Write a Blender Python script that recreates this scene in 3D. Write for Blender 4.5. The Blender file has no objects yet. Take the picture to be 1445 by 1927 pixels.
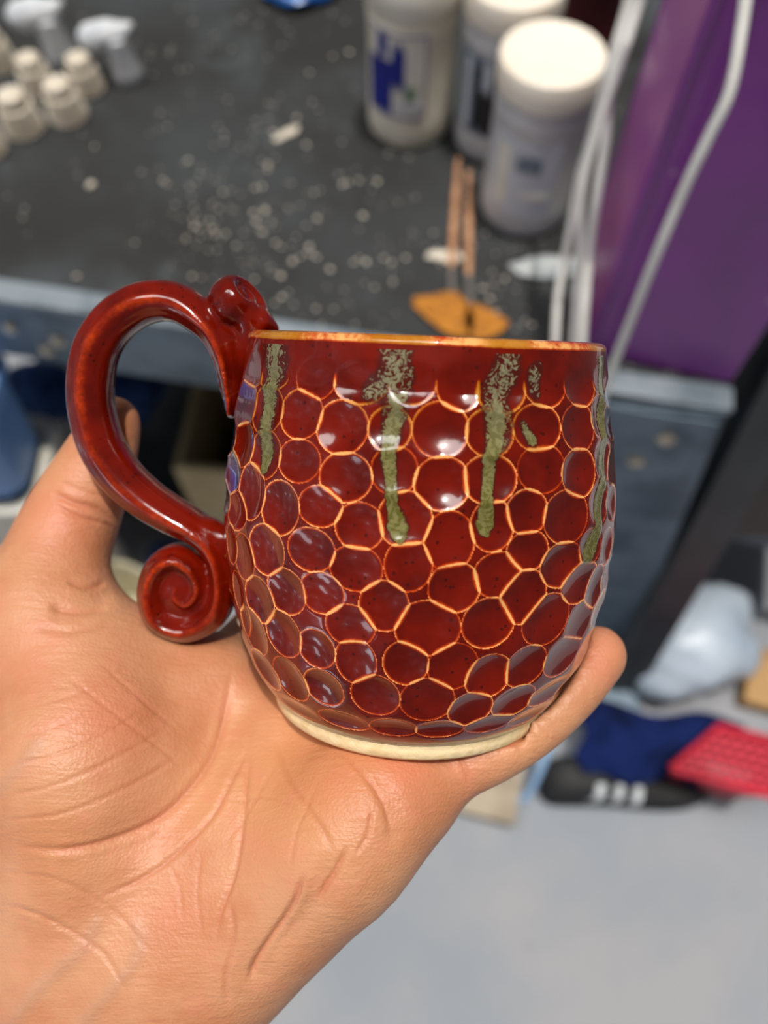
import bpy, math, random
import numpy as np
from mathutils import Vector, Matrix, Euler

random.seed(7)
rng = np.random.default_rng(7)
S = bpy.context.scene
COL = S.collection
R = math.radians

# ------------------------------------------------------------------ camera, world, sun, exposure
F_PX, CX, CY = 1520.0, 722.5, 963.5
PITCH = 64.0
CAM = np.array([0.0, 0.0, 1.373])
cd = bpy.data.cameras.new('camera')
cam = bpy.data.objects.new('camera', cd)
COL.objects.link(cam)
cam.location = CAM
cam.rotation_euler = (R(90 - PITCH), 0, 0)
cd.sensor_fit = 'VERTICAL'
cd.sensor_height = 36.0
cd.sensor_width = 27.0
cd.lens = 36.0 * F_PX / 1927.0
cd.clip_start = 0.01
cd.dof.use_dof = True
cd.dof.focus_distance = 0.172
cd.dof.aperture_fstop = 8.0
S.camera = cam

S.view_settings.view_transform = 'Standard'
S.view_settings.look = 'None'
S.view_settings.gamma = 1.0
S.view_settings.use_curve_mapping = False
S.view_settings.exposure = 0.0

RC = np.array([[1, 0, 0],
               [0, math.sin(R(PITCH)), -math.cos(R(PITCH))],
               [0, math.cos(R(PITCH)), math.sin(R(PITCH))]])   # columns: right, up, back


def cam2world(p):
    return np.asarray(p) @ RC.T + CAM


# sun direction, given in the hand-held frame (right, up, towards the holder) then turned to the world
SUN_CAM = np.array([0.09, 0.42, 0.90])
sd = RC @ (SUN_CAM / np.linalg.norm(SUN_CAM))
sun_d = bpy.data.lights.new('sun', 'SUN')
sun_d.energy = 2.3
sun_d.angle = R(0.9)
sun_d.color = (1.0, 0.95, 0.87)
sun = bpy.data.objects.new('sun', sun_d)
COL.objects.link(sun)
sun.rotation_euler = Vector(sd).to_track_quat('Z', 'Y').to_euler()
sun.location = (0, 0, 4)


def build_world():
    w = bpy.data.worlds.new('sky')
    S.world = w
    w.use_nodes = True
    nt = w.node_tree
    nt.nodes.clear()
    N, L = nt.nodes.new, nt.links.new
    out = N('ShaderNodeOutputWorld')
    bg = N('ShaderNodeBackground')
    tc = N('ShaderNodeTexCoord')
    sep = N('ShaderNodeVectorMath'); sep.operation = 'DOT_PRODUCT'
    L(tc.outputs['Generated'], sep.inputs[0])
    sep.inputs[1].default_value = (0.86, 0.50, -0.05)
    # open daylight lies to the left and behind the holder; a roof and house front close off the rest
    nz = N('ShaderNodeTexNoise')
    nz.inputs['Scale'].default_value = 5.0
    nz.inputs['Detail'].default_value = 6
    L(tc.outputs['Generated'], nz.inputs['Vector'])
    m = N('ShaderNodeMath'); m.operation = 'MULTIPLY_ADD'
    L(nz.outputs['Fac'], m.inputs[0]); m.inputs[1].default_value = 1.6
    L(sep.outputs['Value'], m.inputs[2])
    cr = N('ShaderNodeValToRGB')
    e = cr.color_ramp.elements
    mr = N('ShaderNodeMapRange')
    L(m.outputs[0], mr.inputs['Value'])
    mr.inputs['From Min'].default_value = -0.6
    mr.inputs['From Max'].default_value = 1.4
    L(mr.outputs[0], cr.inputs[0])
    e[0].position = 0.0; e[0].color = (5.0, 5.1, 5.6, 1)
    e[1].position = 0.44; e[1].color = (0.09, 0.09, 0.095, 1)
    k = cr.color_ramp.elements.new(0.135); k.color = (4.2, 4.3, 4.8, 1)
    k = cr.color_ramp.elements.new(0.150); k.color = (0.55, 0.56, 0.62, 1)
    k = cr.color_ramp.elements.new(0.26); k.color = (0.22, 0.22, 0.24, 1)
    # strip of overhead sky beyond the roof edge
    dp = N('ShaderNodeVectorMath'); dp.operation = 'DOT_PRODUCT'
    L(tc.outputs['Generated'], dp.inputs[0])
    dv = RC @ np.array([-0.02, 0.44, 0.90]); dv /= np.linalg.norm(dv)
    dp.inputs[1].default_value = dv
    mr2 = N('ShaderNodeMapRange')
    L(dp.outputs['Value'], mr2.inputs['Value'])
    mr2.inputs['From Min'].default_value = 0.977
    mr2.inputs['From Max'].default_value = 0.986
    dq = N('ShaderNodeVectorMath'); dq.operation = 'DOT_PRODUCT'
    L(tc.outputs['Generated'], dq.inputs[0])
    dv2 = RC @ np.array([-0.34, 0.46, 0.82]); dv2 /= np.linalg.norm(dv2)
    dq.inputs[1].default_value = dv2
    mr3 = N('ShaderNodeMapRange')
    L(dq.outputs['Value'], mr3.inputs['Value'])
    mr3.inputs['From Min'].default_value = 0.980
    mr3.inputs['From Max'].default_value = 0.988
    mxm = N('ShaderNodeMath'); mxm.operation = 'MAXIMUM'
    L(mr2.outputs[0], mxm.inputs[0]); L(mr3.outputs[0], mxm.inputs[1])
    mx = N('ShaderNodeMix'); mx.data_type = 'RGBA'
    L(mxm.outputs[0], mx.inputs['Factor'])
    L(cr.outputs[0], mx.inputs['A'])
    mx.inputs['B'].default_value = (9.5, 9.3, 9.0, 1)
    L(mx.outputs['Result'], bg.inputs['Color'])
    bg.inputs['Strength'].default_value = 1.0
    L(bg.outputs[0], out.inputs[0])


build_world()

# ------------------------------------------------------------------ helpers


def W(px, py, z):
    d = RC @ np.array([(px - CX) / F_PX, (CY - py) / F_PX, -1.0])
    t = (z - CAM[2]) / d[2]
    return CAM + d * t


def Q(px, py, depth):
    """point of the hand-held frame (camera axes)"""
    return np.array([(px - CX) / F_PX * depth, (CY - py) / F_PX * depth, -depth])


def T(px, py, depth):
    return cam2world(Q(px, py, depth))


def tag(o, label=None, cat=None, group=None, kind=None):
    if label: o['label'] = label
    if cat: o['category'] = cat
    if group: o['group'] = group
    if kind: o['kind'] = kind
    return o


def empty(name, loc=(0, 0, 0)):
    o = bpy.data.objects.new(name, None)
    COL.objects.link(o)
    o.location = loc
    o.empty_display_size = 0.02
    return o


def link_mesh(name, verts, faces, mat, parent=None, smooth=True, world=True):
    """verts in world space; the object's origin is put at their base centre"""
    v = np.asarray(verts, dtype=float)
    if parent is not None:
        o0 = np.zeros(3); p_ = parent
        while p_ is not None:
            o0 = o0 + np.array(p_.location); p_ = p_.parent
    else:
        o0 = np.array([(v[:, 0].min() + v[:, 0].max()) / 2, (v[:, 1].min() + v[:, 1].max()) / 2, v[:, 2].min()])
    me = bpy.data.meshes.new(name)
    if isinstance(faces, np.ndarray):
        n = len(faces); k = faces.shape[1]
        me.vertices.add(len(v)); me.vertices.foreach_set('co', (v - o0).astype(np.float32).ravel())
        me.loops.add(n * k); me.loops.foreach_set('vertex_index', faces.astype(np.int32).ravel())
        me.polygons.add(n)
        me.polygons.foreach_set('loop_start', np.arange(0, n * k, k, dtype=np.int32))
        me.polygons.foreach_set('loop_total', np.full(n, k, dtype=np.int32))
        me.update(calc_edges=True)
    else:
        me.from_pydata((v - o0).tolist(), [], [list(f) for f in faces])
    me.validate()
    me.polygons.foreach_set('use_smooth', np.full(len(me.polygons), smooth, dtype=bool))
    me.materials.append(mat)
    o = bpy.data.objects.new(name, me)
    COL.objects.link(o)
    if parent is not None:
        o.parent = parent
    else:
        o.location = o0
    return o


class MB:
    """collects shapes into one mesh"""
    def __init__(s):
        s.v = []; s.f = []

    def add(s, v, f):
        n = len(s.v)
        s.v += [tuple(p) for p in v]
        s.f += [[i + n for i in q] for q in f]
        return s

    def box(s, c, ax, ay, az, hx, hy, hz):
        c = np.array(c, float); ax, ay, az = map(lambda q: np.array(q, float), (ax, ay, az))
        v = [c + ax * hx * i + ay * hy * j + az * hz * k for k in (-1, 1) for j in (-1, 1) for i in (-1, 1)]
        f = [(0, 2, 3, 1), (4, 5, 7, 6), (0, 1, 5, 4), (2, 6, 7, 3), (0, 4, 6, 2), (1, 3, 7, 5)]
        return s.add(v, f)

    def tube(s, pts, rad, n=10, caps=True):
        pts = [np.array(p, float) for p in pts]
        rad = rad if hasattr(rad, '__len__') else [rad] * len(pts)
        vs = []; u = None
        for i, p in enumerate(pts):
            d = pts[min(i + 1, len(pts) - 1)] - pts[max(i - 1, 0)]
            d /= np.linalg.norm(d) + 1e-12
            if u is None:
                a = np.array([0, 0, 1.0]) if abs(d[2]) < .9 else np.array([1.0, 0, 0])
                u = np.cross(d, a)
            u = u - d * u.dot(d); u /= np.linalg.norm(u)
            w = np.cross(d, u)
            for k in range(n):
                t = 2 * math.pi * k / n
                vs.append(p + rad[i] * (math.cos(t) * u + math.sin(t) * w))
        fs = []
        for i in range(len(pts) - 1):
            for k in range(n):
                a = i * n + k; b = i * n + (k + 1) % n
                fs.append((a, b, b + n, a + n))
        if caps:
            fs.append(tuple(range(n))[::-1])
            fs.append(tuple((len(pts) - 1) * n + k for k in range(n)))
        return s.add(vs, fs)

    def lathe(s, base, prof, n=48, axis=(0, 0, 1), jig=None):
        """prof: list of (r, h)"""
        base = np.array(base, float); ax = np.array(axis, float); ax /= np.linalg.norm(ax)
        a = np.array([1.0, 0, 0]) if abs(ax[0]) < .9 else np.array([0, 1.0, 0])
        u = np.cross(ax, a); u /= np.linalg.norm(u); w = np.cross(ax, u)
        vs = []; fs = []
        for (r, h) in prof:
            for k in range(n):
                t = 2 * math.pi * k / n
                rr = r * (jig(t, h) if jig else 1)
                vs.append(base + ax * h + rr * (math.cos(t) * u + math.sin(t) * w))
        for i in range(len(prof) - 1):
            for k in range(n):
                a = i * n + k; b = i * n + (k + 1) % n
                fs.append((a, b, b + n, a + n))
        fs.append(tuple(range(n))[::-1])
        fs.append(tuple((len(prof) - 1) * n + k for k in range(n)))
        return s.add(vs, fs)

    def build(s, name, mat, parent=None, smooth=False, bevel=0.0, sub=0):
        o = link_mesh(name, s.v, s.f, mat, parent, smooth)
        if bevel:
            b = o.modifiers.new('bevel', 'BEVEL'); b.width = bevel; b.segments = 3
            b.limit_method = 'ANGLE'; b.angle_limit = R(35)
        if sub:
            b = o.modifiers.new('sub', 'SUBSURF'); b.levels = sub; b.render_levels = sub
        if smooth and not sub:
            b = o.modifiers.new('edge', 'EDGE_SPLIT'); b.split_angle = R(40)
        return o


def catmull(P, n=8):
    P = np.array(P, float)
    P = np.vstack([2 * P[0] - P[1], P, 2 * P[-1] - P[-2]])
    out = []
    for i in range(1, len(P) - 2):
        p0, p1, p2, p3 = P[i - 1:i + 3]
        for k in range(n):
            t = k / n
            out.append(.5 * ((2 * p1) + (-p0 + p2) * t + (2 * p0 - 5 * p1 + 4 * p2 - p3) * t * t + (-p0 + 3 * p1 - 3 * p2 + p3) * t ** 3))
    out.append(P[-2])
    return np.array(out)


def srgb(r, g, b):
    f = lambda c: (c / 255 / 12.92) if c / 255 <= .04045 else ((c / 255 + .055) / 1.055) ** 2.4
    return (f(r), f(g), f(b), 1)


class NT:
    def __init__(s, name):
        s.m = bpy.data.materials.new(name); s.m.use_nodes = True
        s.t = s.m.node_tree; s.p = s.t.nodes['Principled BSDF']

    def n(s, typ, **kw):
        o = s.t.nodes.new(typ)
        for k, v in kw.items():
            setattr(o, k, v)
        return o

    def l(s, a, b): s.t.links.new(a, b)

    def noise(s, vec, scale, detail=4, rough=.55, dist=0):
        n = s.n('ShaderNodeTexNoise'); s.l(vec, n.inputs['Vector'])
        n.inputs['Scale'].default_value = scale; n.inputs['Detail'].default_value = detail
        n.inputs['Roughness'].default_value = rough; n.inputs['Distortion'].default_value = dist
        return n.outputs['Fac']

    def math(s, op, a, b=0.0, c=0.0, clamp=False):
        n = s.n('ShaderNodeMath', operation=op); n.use_clamp = clamp
        for i, q in enumerate((a, b, c)):
            if hasattr(q, 'is_linked'): s.l(q, n.inputs[i])
            else: n.inputs[i].default_value = q
        return n.outputs[0]

    def ramp(s, val, a, b):
        n = s.n('ShaderNodeMapRange'); n.interpolation_type = 'SMOOTHSTEP'
        s.l(val, n.inputs['Value']); n.inputs['From Min'].default_value = a; n.inputs['From Max'].default_value = b
        return n.outputs[0]

    def mix(s, fac, a, b, mode='MIX'):
        n = s.n('ShaderNodeMix', data_type='RGBA', blend_type=mode)
        for key, q in (('Factor', fac), ('A', a), ('B', b)):
            if hasattr(q, 'is_linked'): s.l(q, n.inputs[key])
            else: n.inputs[key].default_value = q
        return n.outputs['Result']

    def attr(s, name):
        n = s.n('ShaderNodeAttribute'); n.attribute_name = name
        return n.outputs['Fac']

    def obj(s):
        return s.n('ShaderNodeTexCoord').outputs['Object']

    def bump(s, h, strength=.3, dist=.001, normal=None):
        n = s.n('ShaderNodeBump'); s.l(h, n.inputs['Height'])
        n.inputs['Strength'].default_value = strength; n.inputs['Distance'].default_value = dist
        if normal is not None: s.l(normal, n.inputs['Normal'])
        return n.outputs[0]

    def col(s, c):
        if hasattr(c, 'is_linked'): s.l(c, s.p.inputs['Base Color'])
        else: s.p.inputs['Base Color'].default_value = c

    def set(s, **kw):
        for k, v in kw.items():
            s.p.inputs[k.replace('_', ' ')].default_value = v
        return s


def simple(name, c, rough=.6, metal=0.0, c2=None, scale=20, spec=.5, bumps=0.0, lo=.4, hi=.65, **kw):
    m = NT(name)
    m.p.inputs['Roughness'].default_value = rough
    m.p.inputs['Metallic'].default_value = metal
    m.p.inputs['Specular IOR Level'].default_value = spec
    f = m.noise(m.obj(), scale, 5)
    if c2 is None:
        c2 = tuple(x * .8 for x in c[:3]) + (1,)
    m.col(m.mix(m.ramp(f, lo, hi), c, c2))
    if bumps:
        m.l(m.bump(f, bumps, .002), m.p.inputs['Normal'])
    for k, v in kw.items():
        m.p.inputs[k.replace('_', ' ')].default_value = v
    return m.m


def surface_nets(F, org, h):
    s = F < 0
    nx, ny, nz = F.shape
    c = s[:-1, :-1, :-1].astype(np.int8)
    cnt = np.zeros((nx - 1, ny - 1, nz - 1), np.int8)
    for i in (0, 1):
        for j in (0, 1):
            for k in (0, 1):
                cnt += s[i:nx - 1 + i, j:ny - 1 + j, k:nz - 1 + k]
    act = (cnt > 0) & (cnt < 8)
    I = np.argwhere(act)
    idx = -np.ones(act.shape, np.int64); idx[act] = np.arange(len(I))
    acc = np.zeros((len(I), 3)); num = np.zeros(len(I))
    corners = [(i, j, k) for i in (0, 1) for j in (0, 1) for k in (0, 1)]
    for a in corners:
        for ax in range(3):
            if a[ax] == 0:
                b = list(a); b[ax] = 1
                fa = F[I[:, 0] + a[0], I[:, 1] + a[1], I[:, 2] + a[2]]
                fb = F[I[:, 0] + b[0], I[:, 1] + b[1], I[:, 2] + b[2]]
                m = (fa < 0) != (fb < 0)
                t = np.where(m, fa / np.where(m, fa - fb, 1), 0)
                p = np.tile(np.array(a, float), (len(I), 1)); p[:, ax] += t
                acc[m] += p[m]; num[m] += 1
    V = (I + acc / num[:, None]) * h + org
    quads = []
    for ax in range(3):
        o1, o2 = (ax + 1) % 3, (ax + 2) % 3
        sl0 = [slice(None)] * 3; sl1 = [slice(None)] * 3
        sl0[ax] = slice(0, -1); sl1[ax] = slice(1, None)
        A = s[tuple(sl0)]; B = s[tuple(sl1)]
        E = np.argwhere(A != B)
        E = E[(E[:, o1] > 0) & (E[:, o2] > 0) & (E[:, o1] < F.shape[o1] - 1) & (E[:, o2] < F.shape[o2] - 1)]
        sa = A[E[:, 0], E[:, 1], E[:, 2]]
        def cell(d1, d2):
            q = E.copy(); q[:, o1] -= d1; q[:, o2] -= d2
            return idx[q[:, 0], q[:, 1], q[:, 2]]
        q = np.stack([cell(1, 1), cell(0, 1), cell(0, 0), cell(1, 0)], 1)
        q[~sa] = q[~sa][:, ::-1]
        quads.append(q)
    Qd = np.vstack(quads)
    a, b, c, d = (V[Qd[:, i]] for i in range(4))
    vol = (np.einsum('ij,ij->i', a, np.cross(b, c)) + np.einsum('ij,ij->i', a, np.cross(c, d))).sum()
    return V, (Qd if vol > 0 else Qd[:, ::-1].copy())


def seg_dist(P, a, b):
    ab = b - a
    t = np.clip(((P - a) @ ab) / (ab @ ab + 1e-18), 0, 1)
    return np.linalg.norm(P - a - t[:, None] * ab, axis=1), t


def smin(a, b, k):
    h = np.clip(.5 + .5 * (b - a) / k, 0, 1)
    return b * (1 - h) + a * h - k * h * (1 - h)


def grid_points(lo, hi, h):
    n = [int(math.ceil((hi[i] - lo[i]) / h)) + 1 for i in range(3)]
    g = np.meshgrid(*[lo[i] + h * np.arange(n[i]) for i in range(3)], indexing='ij')
    return np.stack(g, -1).reshape(-1, 3), n


# ------------------------------------------------------------------ materials
M = {}
M['white_plastic'] = simple('white_plastic', srgb(238, 234, 222), .4, c2=srgb(222, 216, 200), scale=14)
M['cream_plastic'] = simple('cream_plastic', srgb(242, 234, 214), .45)
M['grey_plastic'] = simple('translucent_grey_plastic', srgb(208, 206, 206), .35, c2=srgb(188, 186, 188), scale=12)
M['lid'] = simple('lid_plastic', srgb(246, 236, 220), .5, c2=srgb(240, 226, 206), scale=10)
M['label_blue'] = simple('label_blue', srgb(32, 42, 150), .5)
M['label_pale'] = simple('label_pale', srgb(216, 220, 226), .5, c2=srgb(196, 202, 212))
M['label_black'] = simple('label_black', srgb(34, 34, 38), .5)
M['label_grey'] = simple('label_grey', srgb(120, 135, 150), .5)
M['ink_green'] = simple('ink_green', srgb(110, 150, 120), .5)
M['dark_red'] = simple('dark_red_plastic', srgb(92, 30, 34), .4)
M['clay'] = simple('bisque_clay', srgb(214, 204, 188), .85, c2=srgb(196, 184, 166), scale=60, bumps=.3)
M['white_clay'] = simple('white_plaster', srgb(222, 224, 228), .8, c2=srgb(196, 200, 206), scale=50)
M['plaster_grey'] = simple('dried_plaster', srgb(176, 180, 180), .8, c2=srgb(140, 146, 150), scale=40)
M['wood_stick'] = simple('wood_stick', srgb(198, 150, 112), .6, c2=srgb(160, 112, 80), scale=120)
M['ferrule'] = simple('ferrule_metal', srgb(170, 165, 160), .35, .8)
M['ochre'] = simple('ochre_bristle', srgb(182, 116, 16), .7, c2=srgb(146, 86, 8), scale=150)
M['cord'] = simple('white_cable', srgb(240, 238, 232), .4, c2=srgb(222, 220, 214), scale=25)
M['blue_packet'] = simple('blue_film', srgb(40, 110, 190), .3, c2=srgb(24, 70, 140), scale=40)
M['steel'] = simple('painted_steel', srgb(112, 128, 142), .5, .25, c2=srgb(78, 94, 108), scale=16)
M['steel_lit'] = simple('lit_steel_edge', srgb(134, 144, 152), .5, .2, c2=srgb(100, 112, 122), scale=22)  # same steel, lighter: the highlight on the lip is put into the colour
M['bolt'] = simple('bolt_metal', srgb(214, 206, 190), .3, .9, c2=srgb(150, 140, 120), scale=200)
M['black_paint'] = simple('black_paint', srgb(46, 50, 54), .5, c2=srgb(34, 38, 42), scale=12)
M['blue_bin'] = simple('blue_plastic', srgb(128, 172, 232), .4, c2=srgb(112, 156, 220), scale=6)
M['cardboard'] = simple('cardboard', srgb(186, 170, 132), .8, c2=srgb(168, 150, 112), scale=9)
M['cardboard_brown'] = simple('brown_cardboard', srgb(178, 140, 92), .8, c2=srgb(140, 104, 64), scale=12)
M['cardboard_grey'] = simple('grey_cardboard', srgb(172, 158, 138), .8, c2=srgb(140, 126, 108), scale=12)
M['navy_cloth'] = simple('navy_cloth', srgb(20, 34, 82), .9, c2=srgb(12, 20, 50), scale=14, spec=.1)
M['blue_cloth'] = simple('blue_cloth', srgb(52, 78, 128), .9, c2=srgb(24, 34, 66), scale=18, spec=.1)
M['red_plastic'] = simple('red_plastic', srgb(196, 10, 48), .55, c2=srgb(166, 6, 38), scale=9)
M['shoe_black'] = simple('shoe_black', srgb(30, 30, 32), .7)
M['shoe_stripe'] = simple('shoe_stripe', srgb(206, 212, 216), .6)
M['white_bag'] = simple('white_film', srgb(180, 192, 206), .35, c2=srgb(150, 166, 184), scale=9)
M['cream_bucket'] = simple('cream_bucket', srgb(208, 200, 172), .5)
M['pale_blue'] = simple('pale_blue_plastic', srgb(150, 185, 225), .4)
M['hole_dark'] = simple('dark_hole', srgb(18, 18, 20), .9)
M['stoneware'] = simple('bare_stoneware', srgb(250, 224, 176), .7, c2=srgb(240, 210, 156), scale=350, bumps=.25)


def m_tabletop():
    m = NT('dusty_black_tabletop'); o = m.obj()
    base = m.mix(m.ramp(m.noise(o, 5, 6, .6), .35, .7), srgb(38, 38, 38), srgb(56, 59, 61))
    smear = m.ramp(m.noise(o, 9, 8, .7, .6), .54, .74)
    c = m.mix(m.math('MULTIPLY', smear, .45), base, srgb(104, 110, 116))
    big = m.ramp(m.noise(o, 2.4, 3), .55, .72)
    c = m.mix(m.math('MULTIPLY', big, .35), c, srgb(84, 92, 100))
    v = m.n('ShaderNodeTexVoronoi'); m.l(o, v.inputs['Vector']); v.inputs['Scale'].default_value = 75
    spk = m.math('LESS_THAN', v.outputs['Distance'], .13)
    gate = m.math('GREATER_THAN', m.noise(o, 7, 3), .50)
    c = m.mix(m.math('MULTIPLY', m.math('MULTIPLY', spk, gate), .8), c, srgb(168, 165, 156))
    m.col(c); m.set(Roughness=.75, Specular_IOR_Level=.35)
    m.l(m.bump(m.noise(o, 60, 6), .3, .002), m.p.inputs['Normal'])
    return m.m


def m_floor():
    m = NT('worn_concrete'); o = m.obj()
    c = m.mix(m.ramp(m.noise(o, 3.5, 6, .6), .35, .68), srgb(152, 152, 156), srgb(138, 144, 152))
    c = m.mix(m.math('MULTIPLY', m.ramp(m.noise(o, 9, 6, .65, .4), .55, .72), .5), c, srgb(142, 144, 146))
    c = m.mix(m.math('MULTIPLY', m.ramp(m.noise(o, 30, 4, .65), .62, .75), .5), c, srgb(128, 128, 132))
    m.col(c); m.set(Roughness=.7, Specular_IOR_Level=.3)
    m.l(m.bump(m.noise(o, 40, 6), .2, .002), m.p.inputs['Normal'])
    return m.m


def m_purple():
    m = NT('purple_film'); o = m.obj()
    sep = m.n('ShaderNodeSeparateXYZ'); m.l(o, sep.inputs[0])
    c = m.mix(m.ramp(m.noise(o, 6, 4, .5, .8), .35, .7), srgb(138, 38, 150), srgb(116, 42, 128))
    v = m.n('ShaderNodeTexVoronoi'); m.l(o, v.inputs['Vector']); v.inputs['Scale'].default_value = 42
    spk = m.math('MULTIPLY', m.math('LESS_THAN', v.outputs['Distance'], .13), m.math('GREATER_THAN', m.noise(o, 11, 2), .56))  # pale spots painted in for reflections on the glossy film
    c = m.mix(m.math('MULTIPLY', spk, .5), c, srgb(200, 170, 200))
    m.col(c); m.set(Roughness=.33, Specular_IOR_Level=.6, Coat_Weight=.4, Coat_Roughness=.2)
    m.l(m.bump(m.noise(o, 9, 3, .5, .5), .5, .01), m.p.inputs['Normal'])
    return m.m


def m_purple_lit():
    m = NT('purple_film_lit'); o = m.obj()  # lit left face: the light is put into this paler, pinker purple
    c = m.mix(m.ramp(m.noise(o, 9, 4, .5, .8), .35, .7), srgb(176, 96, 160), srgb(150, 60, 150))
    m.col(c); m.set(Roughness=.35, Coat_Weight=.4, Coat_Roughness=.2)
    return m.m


def m_glaze():
    m = NT('red_iron_glaze'); o = m.obj()
    thin = m.attr('thin'); drip = m.attr('drip'); ochre = m.attr('ochre'); mott = m.attr('mottle')
    n_fine = m.noise(o, 900, 4, .6)
    n_mid = m.noise(o, 160, 4, .6)
    body = m.mix(m.ramp(m.noise(o, 90, 4), .35, .7), srgb(116, 18, 2), srgb(88, 10, 1))
    spk = m.n('ShaderNodeTexVoronoi'); m.l(o, spk.inputs['Vector']); spk.inputs['Scale'].default_value = 520
    dots = m.math('MULTIPLY', m.math('LESS_THAN', spk.outputs['Distance'], .19), m.math('GREATER_THAN', m.noise(o, 240, 3), .52))
    body = m.mix(m.math('MULTIPLY', dots, .75), body, srgb(50, 10, 6))
    # glaze breaks from dark red over orange to pale where it runs thin
    t = m.math('ADD', thin, m.math('MULTIPLY', m.math('SUBTRACT', n_fine, .5), m.math('MULTIPLY', thin, 1.1, clamp=True)))
    t = m.math('MULTIPLY', t, m.math('ADD', .15, m.math('MULTIPLY', n_mid, 1.6)))
    c = m.mix(m.ramp(t, .10, .55), body, srgb(196, 62, 10))
    c = m.mix(m.ramp(t, .50, .98), c, srgb(245, 176, 104))
    oc = m.math('MULTIPLY', ochre, m.ramp(t, .15, .5))
    c = m.mix(m.math('MULTIPLY', oc, .85), c, srgb(178, 116, 20))
    # olive runs
    nd = m.noise(o, 260, 6, .65, 1.2)
    d = m.math('ADD', drip, m.math('MULTIPLY', m.math('SUBTRACT', nd, .5), 1.5))
    nm = m.noise(o, 520, 5, .6, 2.5)
    d2 = m.math('SUBTRACT', d, m.math('MULTIPLY', mott, m.math('MULTIPLY', m.ramp(nm, .42, .56), 1.1)))
    olive = m.mix(m.ramp(m.noise(o, 380, 6, .6, 3), .42, .58), srgb(92, 88, 34), srgb(124, 118, 72))
    olive = m.mix(m.math('MULTIPLY', mott, .5), olive, srgb(140, 134, 118))
    halo = m.ramp(d, -.35, -.02)
    c = m.mix(m.math('MULTIPLY', halo, .75), c, srgb(64, 22, 16))
    c = m.mix(m.ramp(d2, -.02, .08), c, olive)
    m.col(c)
    m.set(Roughness=.22, Specular_IOR_Level=.15, Coat_Weight=1.0, Coat_Roughness=.025, Coat_IOR=1.45)
    nb = m.bump(m.noise(o, 700, 3, .5), .06, .0003)
    nb2 = m.bump(m.noise(o, 130, 3, .5), .10, .0012, nb)
    m.l(nb, m.p.inputs['Normal'])
    m.l(nb2, m.p.inputs['Coat Normal'])
    return m.m


def m_skin():
    m = NT('skin'); o = m.obj()
    pink = m.attr('pink'); crease = m.attr('crease'); vein = m.attr('vein'); yel = m.attr('yellow')
    c = m.mix(m.ramp(m.noise(o, 45, 5, .6), .35, .68), srgb(208, 150, 112), srgb(196, 130, 92))
    c = m.mix(m.math('MULTIPLY', yel, .6), c, srgb(214, 148, 96))
    c = m.mix(m.math('MULTIPLY', pink, .55), c, srgb(214, 122, 92))
    c = m.mix(m.math('MULTIPLY', m.ramp(m.noise(o, 130, 4, .6), .5, .7), .30), c, srgb(218, 138, 112))
    c = m.mix(m.math('MULTIPLY', vein, .17), c, srgb(150, 140, 130))
    c = m.mix(m.math('MULTIPLY', crease, .45), c, srgb(186, 100, 74))
    m.col(c)
    m.set(Roughness=.46, Specular_IOR_Level=.42, Subsurface_Weight=.12, Subsurface_Scale=.003)
    m.p.inputs['Subsurface Radius'].default_value = (1.0, .35, .18)
    # skin relief: fine furrows running across the ball of the thumb, and pore cells
    mp = m.n('ShaderNodeMapping'); m.l(o, mp.inputs['Vector'])
    mp.inputs['Rotation'].default_value = (0, 0, R(-33)); mp.inputs['Scale'].default_value = (110, 650, 300)
    f1 = m.noise(mp.outputs[0], 1.0, 3, .6, .4)
    mp2 = m.n('ShaderNodeMapping'); m.l(o, mp2.inputs['Vector'])
    mp2.inputs['Rotation'].default_value = (0, 0, R(62)); mp2.inputs['Scale'].default_value = (120, 900, 300)
    f2 = m.noise(mp2.outputs[0], 1.0, 2, .5, .3)
    v = m.n('ShaderNodeTexVoronoi'); m.l(o, v.inputs['Vector']); v.inputs['Scale'].default_value = 1300
    h = m.math('ADD', m.math('MULTIPLY', f1, .8), m.math('MULTIPLY', f2, .5))
    h = m.math('ADD', h, m.math('MULTIPLY', v.outputs['Distance'], .35))
    nb = m.bump(h, .42, .0007)
    m.l(nb, m.p.inputs['Normal'])
    return m.m


M['tabletop'] = m_tabletop(); M['floor'] = m_floor(); M['purple'] = m_purple(); M['purple_lit'] = m_purple_lit()
M['glaze'] = m_glaze(); M['skin'] = m_skin()

# ------------------------------------------------------------------ setting
X3, Y3, Z3 = np.eye(3)
fb = MB().box((0, .9, -.03), X3, Y3, Z3, 2.2, 2.4, .03)
tag(fb.build('floor', M['floor']), kind='structure')

# ------------------------------------------------------------------ work table
ZT = 0.76
e0, e1 = W(0, 538, ZT), W(1372, 742, ZT)
EX = (e1 - e0) / np.linalg.norm(e1 - e0)
EN = np.array([EX[1], -EX[0], 0])          # horizontally out of the front edge, towards the viewer
table = empty('work_table', tuple((e0 + e1) / 2 * np.array([1, 1, 0])))
tag(table, 'long black-topped work table with a grey steel frame, dusty with clay crumbs', 'table')
left_end = e0 - EX * .35
L_ = np.linalg.norm(e1 - left_end)
mid = (left_end + e1) / 2
dep = .85
MB().box(mid - EN * (dep / 2 + .006) - Z3 * .010, EX, EN, Z3, L_ / 2, dep / 2, .010).build('tabletop', M['tabletop'], table, bevel=.002)
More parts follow.
